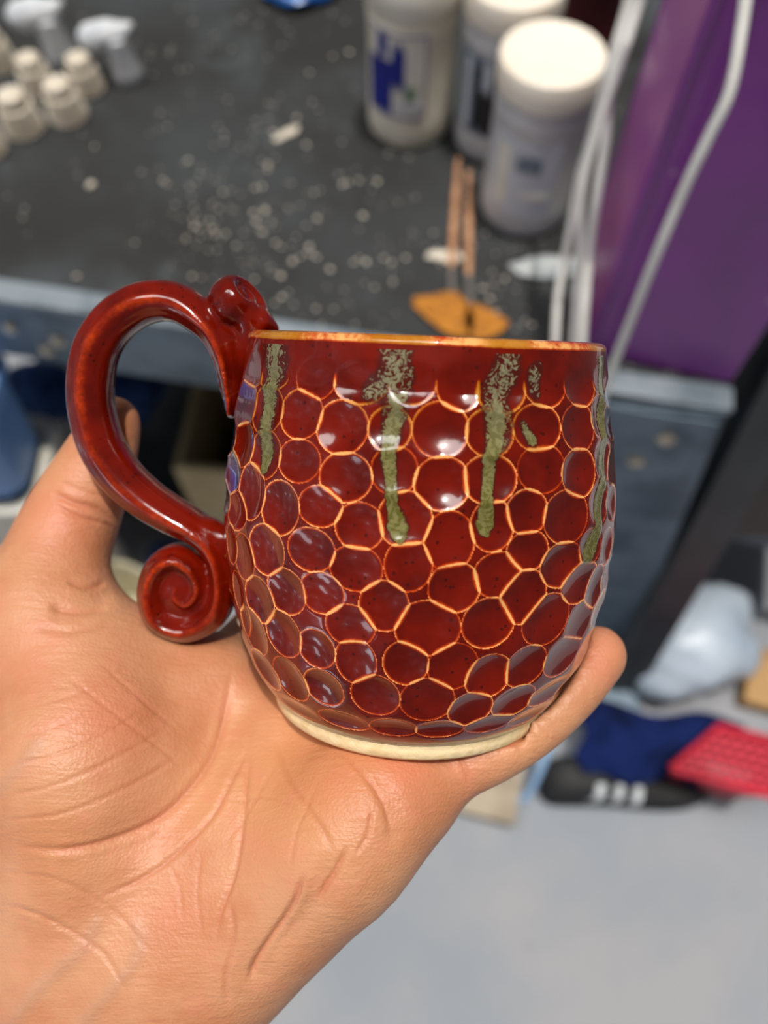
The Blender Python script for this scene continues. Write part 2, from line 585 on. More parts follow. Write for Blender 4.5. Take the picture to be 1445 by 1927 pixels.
# front rail: lip on top with its highlight put into the steel colour, blue-grey flange hanging below
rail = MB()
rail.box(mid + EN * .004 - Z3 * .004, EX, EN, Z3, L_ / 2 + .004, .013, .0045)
rail.build('rail_lip', M['steel_lit'], table, bevel=.0015)
rail = MB()
rail.box(mid + EN * .013 - Z3 * .052, EX, EN, Z3, L_ / 2 + .002, .0025, .045)
rail.build('front_rail', M['steel'], table, bevel=.001)
# corner post and gusset at the right
for nm, c0 in (('post', e1 - EX * .040), ('post', left_end + EX * .04)):
    pm = MB()
    sgn = 1 if np.linalg.norm(c0 - e1) < .2 else -1
    tp = c0 - EX * .018 * sgn + EN * .016 - Z3 * .012          # the legs splay outwards towards the floor
    bt = tp + EX * .105 * sgn; bt[2] = .006
    dv_ = (tp - bt) / np.linalg.norm(tp - bt)
    wx = np.cross(EN, dv_); wx /= np.linalg.norm(wx)
    pm.box((tp + bt) / 2, wx, EN, dv_, .058, .0022, np.linalg.norm(tp - bt) / 2)
    pm.box((tp + bt) / 2 - EN * .036 + EX * .050 * sgn, wx, EN, dv_, .0022, .034, np.linalg.norm(tp - bt) / 2)
    pm.build('post', M['steel'], table, bevel=.001)
gm = MB()
g0 = e1 + EN * .020 - Z3 * .06
gv = [g0 - EX * .004 + Z3 * .045, g0 - EX * .16 + Z3 * .045, g0 - EX * .16 - Z3 * .0, g0 - EX * .085 - Z3 * .08, g0 - EX * .004 - Z3 * .08]
gm.add([p for p in gv] + [p + EN * .003 for p in gv], [(4, 3, 2, 1, 0), (5, 6, 7, 8, 9)] + [(i, (i + 1) % 5, (i + 1) % 5 + 5, i + 5) for i in range(5)])
gm.build('gusset_plate', M['steel'], table, bevel=.0008)


def bolt(p, r=.006):
    MB().lathe(p, [(r * 1.5, 0), (r * 1.5, .0012), (r, .0014), (r, .004), (r * .7, .005)], 6 if False else 12, axis=EN).build('bolt', M['bolt'], table, smooth=True)


for (a, z) in ((.040, .052), (.055, .10), (.115, .045)):
    bolt(e1 - EX * a + EN * .0235 - Z3 * z)
for px, py in ((35, 596), (62, 648), (110, 625)):
    p = W(px, py, ZT - .05)
    s_ = (p - e0) @ EX
    k = {596: .045, 648: .075, 625: .055}[py]
    bolt(e0 + EX * s_ + EN * .016 - Z3 * k, .0055)
ftc = e1 + EX * .045 + EN * .06
ftc[2] = .016
MB().box(ftc, EX, EN, Z3, .085, .075, .014).build('foot', M['steel'], table, bevel=.003)
# lower shelf bar and back posts
MB().box(mid - EN * .06 + Z3 * (.14 - ZT), EX, EN, Z3, L_ / 2 - .02, .012, .02).build('lower_rail', M['steel'], table, bevel=.001)
for c0 in (e1 - EX * .03, left_end + EX * .03):
    MB().box(c0 - EN * (dep - .04) - Z3 * (ZT / 2 + .011), EX, EN, Z3, .02, .02, ZT / 2 - .011).build('post', M['steel'], table, bevel=.001)

MB().box(mid - EN * (dep / 2 + .02) + Z3 * (.165 - ZT), EX, EN, Z3, L_ / 2 - .03, dep / 2 - .01, .005).build('dark_filler_board', M['black_paint'], table, bevel=.001)  # added dark board that keeps the space under the table black
# black slanted brace at the right, and a low grey rack behind it
a, b = W(1520, 640, .80), W(1165, 1300, 0.0)
d = (b - a) / np.linalg.norm(b - a)
sx = np.cross(d, RC[:, 2]); sx /= np.linalg.norm(sx); sy = np.cross(sx, d)
bm_ = MB().box((a + b) / 2, sx, sy, d, .028, .012, np.linalg.norm(b - a) / 2)
tag(bm_.build('steel_brace', M['black_paint'], bevel=.002), 'dark charcoal steel post slanting down beside the right table leg', 'post')

rk = empty('storage_rack', tuple(W(1480, 1000, .25) * np.array([1, 1, 0])))
tag(rk, 'low grey steel rack in the shade at the right edge', 'rack')
r0, r1 = W(1320, 975, .30), W(1640, 1045, .30)
rx = (r1 - r0) / np.linalg.norm(r1 - r0); rn = np.array([-rx[1], rx[0], 0])
MB().box((r0 + r1) / 2 + rn * .12, rx, rn, Z3, np.linalg.norm(r1 - r0) / 2, .12, .008).build('shelf', M['black_paint'], rk, bevel=.002)
MB().box((r0 + r1) / 2 - rn * .004 - Z3 * .012, rx, rn, Z3, np.linalg.norm(r1 - r0) / 2 + .004, .003, .02).build('shelf_edge', M['steel'], rk, bevel=.001)
for q in (r0 + rx * .01, r1 - rx * .01):
    for back in (0, .23):
        MB().box(q + rn * (back + .004) - Z3 * .165, rx, rn, Z3, .010, .010, .135).build('leg', M['steel'], rk, bevel=.001)

kc = W(1545, 790, .50)  # dark box added to blacken the gap past the table end
kt = empty('dark_filler_box', (kc[0], kc[1], .309)); tag(kt, 'added black box filling the dark gap behind the slanting post', 'dark_filler_box')
MB().box((kc[0], kc[1], .309 + .19), X3, Y3, Z3, .13, .08, .19).build('body', M['black_paint'], kt, bevel=.006)
MB().box((kc[0], kc[1], .309 + .385), X3, Y3, Z3, .138, .088, .006).build('lid', M['black_paint'], kt, bevel=.003)

# ------------------------------------------------------------------ jars on the table


def jar(px, py, body, lid, label, name='glaze_jar', r=.0445, h=.148, lidh=.022, draw=None, rot=0.0):
    c = W(px, py, ZT)
    t = empty(name, tuple(c))
    tag(t, label, 'jar', 'plastic jars at the back of the table')
    prof = [(r * .90, 0), (r * .97, .003), (r, .010), (r, .030), (r * .985, .033), (r * .985, h * .80), (r, h * .83), (r, h * .90), (r * .93, h * .93), (r * .90, h * .98), (r * .90, h)]
    MB().lathe(c + Z3 * .0005, prof, 56).build('body', body, t, smooth=True)
    lp = [(r * .96, h - .006), (r * 1.03, h - .005), (r * 1.04, h), (r * 1.04, h + lidh - .005), (r * 1.01, h + lidh - .001), (r * .97, h + lidh), (r * .90, h + lidh - .0012), (.001, h + lidh - .0012)]
    MB().lathe(c, lp, 64, jig=lambda a, hh: 1 + (.006 if (int(a * 64 / 6.2832 * 1) % 2) else 0) if h - .004 < hh < h + lidh - .003 else 1).build('lid', lid, t, smooth=True)
    if draw: draw(c, r, t)
    return t


def wrap(c, r, a0, a1, z0, z1, mat, name, parent, off=.0006, amp=0.0, seed=1, n=26):
    """a printed patch wrapped round a jar; angles in degrees, 0 = +x, 270 = towards the viewer"""
    rr = random.Random(seed)
    vs = []; fs = []
    for i in range(n + 1):
        a = R(a0 + (a1 - a0) * i / n)
        lo = z0 + amp * (rr.random() - .5); hi = z1 + amp * (rr.random() - .5)
        for z in (lo, hi):
            for o_ in (0, off):
                vs.append(c + np.array([math.cos(a) * (r + o_), math.sin(a) * (r + o_), z]))
    for i in range(n):
        k = 4 * i
        fs += [(k + 1, k + 5, k + 7, k + 3), (k, k + 2, k + 6, k + 4), (k, k + 4, k + 5, k + 1), (k + 2, k + 3, k + 7, k + 6)]
    fs += [(0, 1, 3, 2), (4 * n, 4 * n + 2, 4 * n + 3, 4 * n + 1)]
    return MB().add(vs, fs).build(name, mat, parent, smooth=False)


def lab1(c, r, t):
    lb = wrap(c, r, 205, 288, .040, .128, M['white_plastic'], 'label', t, off=.0005)
    wrap(c, r, 206, 243, .043, .100, M['label_blue'], 'label_print', lb, off=.0009, amp=.004, seed=4)
    wrap(c, r, 243, 260, .074, .116, M['label_blue'], 'label_print', lb, off=.0009, amp=.012, seed=5)
    wrap(c, r, 222, 236, .104, .124, M['label_blue'], 'label_print', lb, off=.0009, amp=.010, seed=6)
    wrap(c, r, 250, 284, .050, .058, M['label_pale'], 'label_print', lb, off=.0009)
    wrap(c, r, 262, 274, .060, .076, M['ink_green'], 'label_print', lb, off=.0009)
    for z in (.0405, .1265):
        wrap(c, r, 205, 288, z, z + .0014, M['label_blue'], 'label_border', lb, off=.0009)
    wrap(c, r, 286.5, 288, .0405, .128, M['label_blue'], 'label_border', lb, off=.0009, n=2)


def lab2(c, r, t):
    lb = wrap(c, r, 195, 330, .036, .118, M['label_grey'], 'label', t, off=.0005)
    wrap(c, r, 225, 300, .042, .112, M['label_black'], 'label_print', lb, off=.0009, amp=.010, seed=8)
    wrap(c, r, 208, 219, .040, .112, M['label_pale'], 'label_print', lb, off=.0009)
    wrap(c, r, 236, 248, .088, .116, M['label_pale'], 'label_print', lb, off=.0012, amp=.016, seed=9)
    wrap(c, r, 254, 262, .080, .110, M['label_pale'], 'label_print', lb, off=.0012, amp=.02, seed=10)


def lab3(c, r, t):
    lb = wrap(c, r, 205, 292, .030, .112, M['label_pale'], 'label', t, off=.0005)
    wrap(c, r, 212, 232, .040, .105, M['white_plastic'], 'label_print', lb, off=.0009, amp=.006, seed=12)
    wrap(c, r, 240, 270, .082, .098, M['label_grey'], 'label_print', lb, off=.0009, amp=.006, seed=13)
    wrap(c, r, 250, 285, .052, .058, M['white_plastic'], 'label_print', lb, off=.0009)


jar(770, 232, M['cream_plastic'], M['white_plastic'], 'cream plastic jar with a blue and white label, leftmost of the jars', draw=lab1)
jar(930, 262, M['grey_plastic'], M['lid'], 'white-lidded jar with a black label behind the nearest jar', draw=lab2)
jar(984, 392, M['grey_plastic'], M['lid'], 'grey-white jar with a flat cream lid and pale label, nearest of the jars', draw=lab3)
jar(1098, 95, M['dark_red'], M['dark_red'], 'dark red jar behind the white jars, next to the cables', h=.12)

# ------------------------------------------------------------------ clay pieces at the back left


def stack_cone(px, py, s, label):
    c = W(px, py, ZT)
    prof = [(.0180, 0), (.0192, .002)]
    n = 7
    for i in range(n):
        z = .003 + i * .0052
        r = .0190 - i * .0006
        prof += [(r, z), (r + .0010, z + .0026), (r - .0024, z + .0047)]
    prof += [(.0135, .040), (.0135, .050), (.0125, .053), (.006, .054), (.001, .054)]
    prof = [(a * s, b * s * .72) for a, b in prof]
    o = MB().lathe(c, prof, 36).build('clay_cone', M['clay'], smooth=True)
    tag(o, label, 'clay piece', 'ribbed clay cones')
    return o


stack_cone(75, 168, 1.0, 'ribbed clay cone just below the farther hooked piece, back row')
stack_cone(166, 168, 1.0, 'ribbed clay cone farthest right, directly left of the nearer hooked piece')
stack_cone(48, 243, 1.12, 'ribbed pale clay cone nearest the viewer at the left')
stack_cone(130, 220, 1.08, 'ribbed clay cone in the front row, second from the left')
stack_cone(0, 125, 1.08, 'ribbed clay cone cut by the left picture edge, higher one')
stack_cone(-22, 285, 1.05, 'ribbed clay cone barely showing at the left picture edge, lower one')


def hooked(px, py, s, label):
    c = W(px, py, ZT)
    t = empty('clay_nozzle', tuple(c))
    tag(t, label, 'clay piece', 'hooked clay pieces')
    MB().lathe(c, [(.018 * s, 0), (.0195 * s, .003), (.0180 * s, .012), (.0165 * s, .024), (.016 * s, .040), (.0155 * s, .050), (.010 * s, .055), (.001, .057)], 32).build('stem', M['white_clay'], t, smooth=True)
    top = c + Z3 * .047 * s
    pts = catmull([top + X3 * .020 * s + Z3 * .016 * s, top + X3 * .008 * s + Z3 * .007 * s, top - X3 * .010 * s + Z3 * .004 * s, top - X3 * .028 * s - Z3 * .001, top - X3 * .037 * s - Z3 * .008], 6)
    rad = np.interp(np.linspace(0, 1, len(pts)), [0, .2, .45, .75, .93, 1], [.003, .010, .0145, .0155, .011, .004]) * s
    MB().tube(pts, rad, 20).build('head', M['white_clay'], t, smooth=True)
    return t


hooked(242, 146, 1.0, 'white clay piece with a hooked head, standing right of the ribbed cones')
hooked(118, 110, 1.05, 'white clay piece with a hooked head, farther back among the cones')

# ------------------------------------------------------------------ small things on the table


def lump(c, rx_, ry_, rz_, seed, n=14, m_=10, ang=0):
    rr = np.random.default_rng(seed)
    ph = rr.random(8) * 6.28
    vs = []; fs = []
    for j in range(m_ + 1):
        v = math.pi * j / m_
        for i in range(n):
            u = 2 * math.pi * i / n
            k = 1 + .16 * math.sin(2 * u + ph[0]) + .10 * math.sin(3 * u + ph[1] + v * 2) + .07 * math.sin(5 * u + ph[2] - v * 3)
            x, y = k * rx_ * math.sin(v) * math.cos(u), k * ry_ * math.sin(v) * math.sin(u)
            z = rz_ * (1 - math.cos(v))
            vs.append(np.array(c) + np.array([x * math.cos(ang) - y * math.sin(ang), x * math.sin(ang) + y * math.cos(ang), z]))
    for j in range(m_):
        for i in range(n):
            a = j * n + i; b = j * n + (i + 1) % n
            fs.append((a, a + n, b + n, b))
    return vs, fs


def blob(name, px, py, rx_, ry_, rz_, mat, label, cat, seed=1, ang=0, z=ZT, group=None):
    v, f = lump(W(px, py, z), rx_, ry_, rz_, seed, 24, 12, ang)
    return tag(MB().add(v, f).build(name, mat, smooth=True), label, cat, group)


blob('clay_shaving', 540, 254, .015, .006, .002, M['clay'], 'curled white clay shaving lying alone in the middle of the black tabletop', 'clay scrap', 3, .6)
blob('clay_scrap', 172, 350, .0045, .004, .002, M['clay'], 'single pale clay scrap left of centre on the black tabletop', 'clay scrap', 5)
blob('clay_scrap', 838, 486, .018, .008, .003, M['clay'], 'pale clay scrap beside the brush handles', 'clay scrap', 6, .1)
blob('clay_scrap', 1445 - 50, 240, .004, .004, .002, M['white_clay'], 'white clay fleck', 'clay scrap', 6) if False else None
blob('clay_scrap', 1026, 506, .036, .0135, .003, M['plaster_grey'], 'large pale oval clay smear lying flat on the table beside the cables', 'clay scrap', 9, -.04)

# scattered crumbs nobody could count
cr = MB()
for i in range(300):
    k = rng.random()
    if k < .45:
        px, py = rng.normal(600, 130), rng.normal(500, 90)
    elif k < .65:
        px, py = rng.normal(430, 60), rng.normal(420, 40)
    elif k < .8:
        px, py = rng.normal(930, 60), rng.normal(530, 60)
    else:
        px, py = rng.uniform(0, 900), rng.uniform(40, 560)
    lim = 538 + px * .149 - 14
    if py > lim: py = lim - rng.random() * 60
    p = W(px, py, ZT)
    s_ = .0006 + .0016 * rng.random() ** 3
    v, f = lump(p, s_ * (1 + rng.random()), s_, s_ * .5, i, 6, 4, rng.random() * 3)
    cr.add(v, f)
tag(cr.build('clay_crumbs', M['clay'], smooth=True), 'loose clay crumbs scattered over the black tabletop', 'crumbs', kind='stuff')


def fan_brush(p_end, p_fer, p_tip, fan, label, top_w):
    t = empty('fan_brush', tuple(W(*p_fer, ZT)))
    tag(t, label, 'brush', 'fan brushes')
    a = W(*p_end, ZT + .010); b = W(*p_fer, ZT + .006); c = W(*p_tip, ZT + .004)
    MB().tube([a, a * .7 + b * .3, a * .3 + b * .7, b], [.0022, .0036, .0042, .0034], 10).build('handle', M['wood_stick'], t, smooth=True)
    MB().tube([b, b * .5 + c * .5, c], [.0035, .0036, .0034], 10).build('ferrule', M['ferrule'], t, smooth=True)
    vs = []; n = len(fan)
    lo2 = [W(x, y, ZT + .0008) for x, y in fan]; hi2 = [W(x, y, ZT + .005) for x, y in fan]
    MB().add(lo2 + hi2, [tuple(range(n)), tuple(range(2 * n - 1, n - 1, -1))] + [(i, i + n, (i + 1) % n + n, (i + 1) % n) for i in range(n)]).build('bristles', M['ochre'], t, bevel=.0008)


fan_brush((862, 300), (849, 505), (850, 552), [(842, 548), (858, 548), (884, 574), (896, 600), (888, 630), (856, 634), (826, 618), (800, 596), (776, 574), (778, 558), (808, 556)], 'fan brush with ochre bristles, left of the pair on the table', 1)
fan_brush((882, 322), (882, 520), (886, 574), [(878, 572), (894, 570), (924, 584), (958, 604), (950, 620), (926, 634), (898, 640), (880, 632), (872, 604)], 'fan brush with ochre bristles, right of the pair on the table', 1)

# blue packet at the back
pk = []
pc = W(575, -8, ZT)
v, f = lump(pc, .048, .034, .011, 11, 26, 12, .25)
tag(MB().add(v, f).build('packet', M['blue_packet'], smooth=True), 'crumpled blue foil packet at the back of the table', 'packet')

# ------------------------------------------------------------------ purple bag-box and white cables
bx = empty('purple_box', tuple(W(1236, 690, ZT)))
tag(bx, 'tall glossy purple plastic box standing at the right end of the table', 'box')
fl, fr, bl = W(1104, 664, ZT), W(1373, 722, ZT), W(1074, 560, ZT)
br_ = fr + (bl - fl)
H_ = .46


def slab(p, q, up0, up1, th, nrm, mat, name, parent, seg=1):
    ps = [p + Z3 * up0, q + Z3 * up0, q + Z3 * up1, p + Z3 * up1]
    vs = ps + [a_ - nrm * th for a_ in ps]
    return MB().add(vs, [(0, 1, 2, 3), (7, 6, 5, 4), (0, 4, 5, 1), (1, 5, 6, 2), (2, 6, 7, 3), (3, 7, 4, 0)]).build(name, mat, parent, bevel=.0008)


def hn(p, q):
    d_ = q - p; n_ = np.array([d_[1], -d_[0], 0]); return n_ / np.linalg.norm(n_)


slab(fl, fr, .001, H_, .003, hn(fl, fr), M['purple'], 'front_panel', bx)
slab(bl, fl, .001, H_, .003, hn(bl, fl), M['purple_lit'], 'side_panel', bx)
slab(fr, br_, .001, H_, .003, hn(fr, br_), M['purple'], 'side_panel', bx)
slab(br_, bl, .001, H_, .003, hn(br_, bl), M['purple'], 'back_panel', bx)
vs = [p + Z3 * h_ for h_ in (H_ - .004, H_) for p in (fl, fr, br_, bl)]
MB().add(vs, [(3, 2, 1, 0), (4, 5, 6, 7), (0, 1, 5, 4), (1, 2, 6, 5), (2, 3, 7, 6), (3, 0, 4, 7)]).build('top_panel', M['purple'], bx)
# raised seam down the front left corner and a pleat beside it
MB().tube([fl + Z3 * (.004 + i * .05) + (fr - fl) * .0 for i in range(10)], .0035, 8).build('corner_seam', M['purple'], bx, smooth=True)
for k_ in (.13, .155):
    MB().tube([fl + (fr - fl) * k_ + Z3 * (.004 + i * .05) + hn(fl, fr) * .0006 for i in range(10)], .0022, 8).build('pleat', M['purple'], bx, smooth=True)

# packet of foil bits stuck on the purple film
v, f = lump(W(1280, 128, 1.0), .003, .003, .003, 5, 10, 8)


def cable(pts, r, label, group=None):
    P = catmull([T(*p) for p in pts], 8)
    o = MB().tube(P, r, 12).build('cable', M['cord'], smooth=True)
    return tag(o, label, 'cable', group)


cable([(1412, -90, .40), (1403, 0, .41), (1375, 165, .43), (1335, 255, .45), (1292, 345, .475), (1235, 480, .52), (1192, 590, .57), (1150, 700, .63), (1120, 800, .69), (1100, 900, .76)], .0032, 'thick white cable hanging across the front of the purple box')
cable([(1240, -90, .52), (1205, 0, .545), (1160, 140, .57), (1122, 250, .60), (1096, 350, .63), (1092, 460, .66), (1086, 560, .68), (1076, 700, .71), (1060, 850, .80)], .0036, 'white cable left of the purple box, middle of the bunch', 'hanging cables')
cable([(1222, -90, .53), (1188, 20, .56), (1150, 150, .58), (1140, 260, .60), (1122, 380, .62), (1108, 480, .65), (1098, 600, .67), (1092, 700, .70), (1075, 850, .79)], .0036, 'white cable closest to the purple box, rightmost of the bunch', 'hanging cables')
cable([(1200, -90, .56), (1180, 10, .58), (1148, 120, .60), (1118, 240, .63), (1092, 330, .66), (1072, 440, .68), (1050, 560, .70), (1042, 700, .73), (1030, 850, .82)], .0034, 'white cable farthest from the purple box, leftmost of the bunch', 'hanging cables')

# ------------------------------------------------------------------ below and in front of the table
# blue bin, far left
def tub(px, py, ztop, zbot, hx, hy, yaw, mat, name, label, cat, flare=.9, wall=.006, lipmat=None):
    c = W(px, py, ztop)
    t = empty(name, (c[0], c[1], zbot)); tag(t, label, cat)
    ca, sa = math.cos(yaw), math.sin(yaw)
    u = np.array([ca, sa, 0]); w = np.array([-sa, ca, 0])
    def ring(hx_, hy_, z, n=8, rc=.03):
        out = []
        for qx, qy, a0 in ((1, 1, 0), (-1, 1, 90), (-1, -1, 180), (1, -1, 270)):
            for k in range(n):
                a_ = R(a0 + 90 * k / (n - 1))
                x = qx * (hx_ - rc) + rc * math.cos(a_); y = qy * (hy_ - rc) + rc * math.sin(a_)
                out.append(np.array([c[0], c[1], z]) + u * x + w * y)
        return out
    rings = [ring(hx * flare, hy * flare, zbot), ring(hx, hy, ztop - .02), ring(hx + .008, hy + .008, ztop - .018), ring(hx + .008, hy + .008, ztop), ring(hx - wall, hy - wall, ztop), ring(hx * flare - wall, hy * flare - wall, zbot + .01)]
    n = len(rings[0]); vs = [p for r_ in rings for p in r_]; fs = [tuple(range(n))[::-1]]
    for i in range(len(rings) - 1):
        for k in range(n):
            a_ = i * n + k; b_ = i * n + (k + 1) % n
            fs.append((a_, b_, b_ + n, a_ + n))
    fs.append(tuple((len(rings) - 1) * n + k for k in range(n)))
    MB().add(vs, fs).build('body', mat, t, smooth=True)
    return t, c, u, w


tub(-200, 735, .62, .46, .105, .06, .0, M['blue_bin'], 'storage_bin', 'blue plastic bin at the left edge below the table', 'bin')
bw = W(-200, 735, .62)
pxw = CX + F_PX * ((np.array([bw[0], bw[1], .455]) - CAM) @ RC)[0] / -((np.array([bw[0], bw[1], .455]) - CAM) @ RC)[2]
pyw = CY - F_PX * ((np.array([bw[0], bw[1], .455]) - CAM) @ RC)[1] / -((np.array([bw[0], bw[1], .455]) - CAM) @ RC)[2]
tub(pxw, pyw, .455, .001, .105, .065, .0, M['white_plastic'], 'storage_bin', 'white plastic bin at the left edge, the blue bin standing on it', 'bin')

# open cardboard box under the table, seen through the handle
def open_box(p_fl, p_fr, depth, h, zb, mat, name, label, cat, th=.006, yaw=None):
    u = p_fr - p_fl; w_ = np.linalg.norm(u); u = u / w_; n = np.array([-u[1], u[0], 0])
    base = (p_fl + p_fr) / 2; base = np.array([base[0], base[1], zb])
    t = empty(name, tuple(base)); tag(t, label, cat)
    c = base + n * depth / 2
    MB().box(c + Z3 * th / 2, u, n, Z3, w_ / 2, depth / 2, th / 2).build('bottom', mat, t)
    for nm, cc, hx_, hy_ in (('front_panel', base + n * th / 2, w_ / 2, th / 2), ('back_panel', base + n * (depth - th / 2), w_ / 2, th / 2),
                             ('side_panel', c - u * (w_ / 2 - th / 2), th / 2, depth / 2 - th), ('side_panel', c + u * (w_ / 2 - th / 2), th / 2, depth / 2 - th)):
        MB().box(cc + Z3 * (th + (h - th) / 2), u, n, Z3, hx_, hy_, (h - th) / 2).build(nm, mat, t, bevel=.001)
    return t


zc = .36
open_box(W(325, 880, zc), W(620, 905, zc), .20, .26, zc - .26, M['cardboard'], 'cardboard_box', 'open beige cardboard box under the table, seen through the mug handle', 'box', th=.010)
blob('cloth_bundle', 262, 770, .055, .045, .05, M['blue_cloth'], 'dark blue cloth bundle under the table beside the beige box', 'cloth', 21, z=.28)
blob('cloth_bundle', 108, 770, .05, .05, .05, M['blue_cloth'], 'dark blue cloth bundle between the blue bin and the mug handle', 'cloth', 22, z=.28)
ush = MB().box(W(200, 800, .13) + Y3 * .1, X3, Y3, Z3, .45, .16, .01)
# cream bucket mostly hidden by the hand
bc = W(185, 1180, .12)
t = empty('bucket', (bc[0], bc[1], 0)); tag(t, 'cream bucket on the floor, showing between thumb and palm', 'bucket')
MB().lathe((bc[0], bc[1], .001), [(.095, 0), (.11, .12), (.115, .121), (.115, .127), (.107, .127), (.105, .12), (.09, .02), (.001, .018)], 48).build('body', M['cream_bucket'], t, smooth=True)
blob('cloth_bundle', 330, 1075, .05, .04, .03, M['blue_cloth'], 'slate blue cloth on the floor behind the cream bucket', 'cloth', 23, z=.001)

# white bag, right
bgc = W(1285, 1225, .02)
v, f = lump((bgc[0], bgc[1], .001), .115, .085, .075, 31, 40, 22, .15)
v = [p + np.array([.004 * math.sin(p[0] * 160), .003 * math.sin(p[1] * 190 + p[0] * 90), 0]) for p in v]
tag(MB().add(v, f).build('plastic_bag', M['white_bag'], smooth=True), 'bulging translucent white plastic bag on the floor at right', 'bag')
c = W(1450, 1300, .0)
MB_ = MB().box(c + Z3 * .021 + X3 * .02, np.array([.96, -.28, 0]), np.array([.28, .96, 0]), Z3, .075, .05, .02)
tag(MB_.build('cardboard_carton', M['cardboard_brown'], bevel=.002), 'brown cardboard carton on the floor right of the white bag', 'carton')
c = W(1470, 945, .33)
MB_ = MB().lathe(c, [(.03, 0), (.034, .004), (.034, .09), (.028, .10), (.016, .105), (.016, .12), (.001, .121)], 32)
tag(MB_.build('bottle', M['pale_blue'], smooth=True), 'pale blue bottle on the rack at the right edge', 'bottle')

# navy cloth: a crumpled sheet with thickness
def cloth_sheet(corners, z0, hgt, seed, th=.004, n=26):
    rr = np.random.default_rng(seed); ph = rr.random(6) * 6
    A, B, C_, D = [W(x, y, z0) for x, y in corners]
    vs = []
    for lay in (0, 1):
        for j in range(n + 1):
            for i in range(n + 1):
                u, v_ = i / n, j / n
                p = (A * (1 - u) + B * u) * (1 - v_) + (D * (1 - u) + C_ * u) * v_
                bump = math.sin(u * 9 + ph[0] + 2 * v_) * .3 + math.sin(v_ * 8 + ph[1] - u * 3) * .3 + math.sin((u + v_) * 14 + ph[2]) * .16
                e_ = min(1, 5 * min(u, 1 - u, v_, 1 - v_))
                p = p + Z3 * (hgt * (.5 + bump * .6) * e_ + .001) + X3 * .008 * math.sin(v_ * 11 + ph[3]) + Y3 * .008 * math.sin(u * 10 + ph[4])
                vs.append(p if lay == 0 else p + Z3 * th)
    m_ = (n + 1) ** 2; fs = []
    for j in range(n):
        for i in range(n):
            a_ = j * (n + 1) + i
            fs.append((a_, a_ + 1, a_ + n + 2, a_ + n + 1)); fs.append((a_ + m_, a_ + n + 1 + m_, a_ + n + 2 + m_, a_ + 1 + m_))
    per = [i for i in range(n)] + [n + j * (n + 1) for j in range(n)] + [n * (n + 1) + n - i for i in range(n)] + [(n - j) * (n + 1) for j in range(n)]
    for i in range(len(per)):
        a_, b_ = per[i], per[(i + 1) % len(per)]
        fs.append((a_, a_ + m_, b_ + m_, b_))
    return vs, fs


v, f = cloth_sheet([(1092, 1462), (1300, 1475), (1400, 1360), (1090, 1320)], .105, .03, 5)
tag(MB().add(v, f).build('navy_cloth', M['navy_cloth'], smooth=True), 'navy blue cloth draped over the toe of the black shoe', 'cloth')

# shoe
def shoe():
    a = W(1015, 1470, .03); b = W(1345, 1462, .03)
    u = (b - a); L = np.linalg.norm(u); u /= L; n = np.array([-u[1], u[0], 0])
    org = np.array([(a[0] + b[0]) / 2, (a[1] + b[1]) / 2, 0.0])
    t = empty('shoe', tuple(org)); tag(t, 'black trainer with three white side stripes, standing on the floor', 'shoe')
    st = [(0, .020, .060), (.04, .031, .085), (.12, .034, .092), (.28, .034, .095), (.45, .037, .080), (.62, .044, .062), (.8, .046, .052), (.93, .036, .043), (1, .012, .030)]
    a0 = np.array([a[0], a[1], 0])
    def sec(x, hw, z0, z1, k=16):
        out = []
        for i in range(k):
            q = 2 * math.pi * i / k
            cx = math.copysign(abs(math.cos(q)) ** .7, math.cos(q)) * hw
            cz = (z0 + z1) / 2 + math.copysign(abs(math.sin(q)) ** .7, math.sin(q)) * (z1 - z0) / 2
            out.append(a0 + u * L * x + n * cx + Z3 * cz)
        return out
    for nm, z0, zf, mt, ex in (('upper', .022, None, M['shoe_black'], 0), ('sole', .001, .024, M['shoe_black'], .004)):
        vs = []; k = 16
        for x, hw, z1 in st:
            vs += sec(x, hw + ex, z0, zf if zf else z1)
        fs = [tuple(range(k))[::-1], tuple(range((len(st) - 1) * k, len(st) * k))]
        for i in range(len(st) - 1):
            for j in range(k):
                p_, q_ = i * k + j, i * k + (j + 1) % k
                fs.append((p_, q_, q_ + k, p_ + k))
        MB().add(vs, fs).build(nm, mt, t, smooth=True, sub=1)
    xs_, hws, zs = zip(*st)
    for x0 in (.26, .37, .48):
        vs = []; K = 12
        for i in range(K + 1):
            q = R(112 + (212 - 112) * i / K)
            for dx_ in (-.024, .024):
                x = x0 + dx_ + .03 * (1 - i / K)
                hw = np.interp(x, xs_, hws) * 1.03 + .0012; z1 = np.interp(x, xs_, zs) + .002; z0 = .020
                cx = math.copysign(abs(math.cos(q)) ** .7, math.cos(q)) * hw
                cz = (z0 + z1) / 2 + math.copysign(abs(math.sin(q)) ** .7, math.sin(q)) * (z1 - z0) / 2
                p = a0 + u * L * x + n * cx + Z3 * cz
                vs += [p, p + n * .004]
        fs = []
        for i in range(K):
            k = 4 * i
            fs += [(k, k + 2, k + 6, k + 4), (k + 1, k + 5, k + 7, k + 3), (k, k + 4, k + 5, k + 1), (k + 2, k + 3, k + 7, k + 6)]
        MB().add(vs, fs).build('stripe', M['shoe_stripe'], t)


shoe()

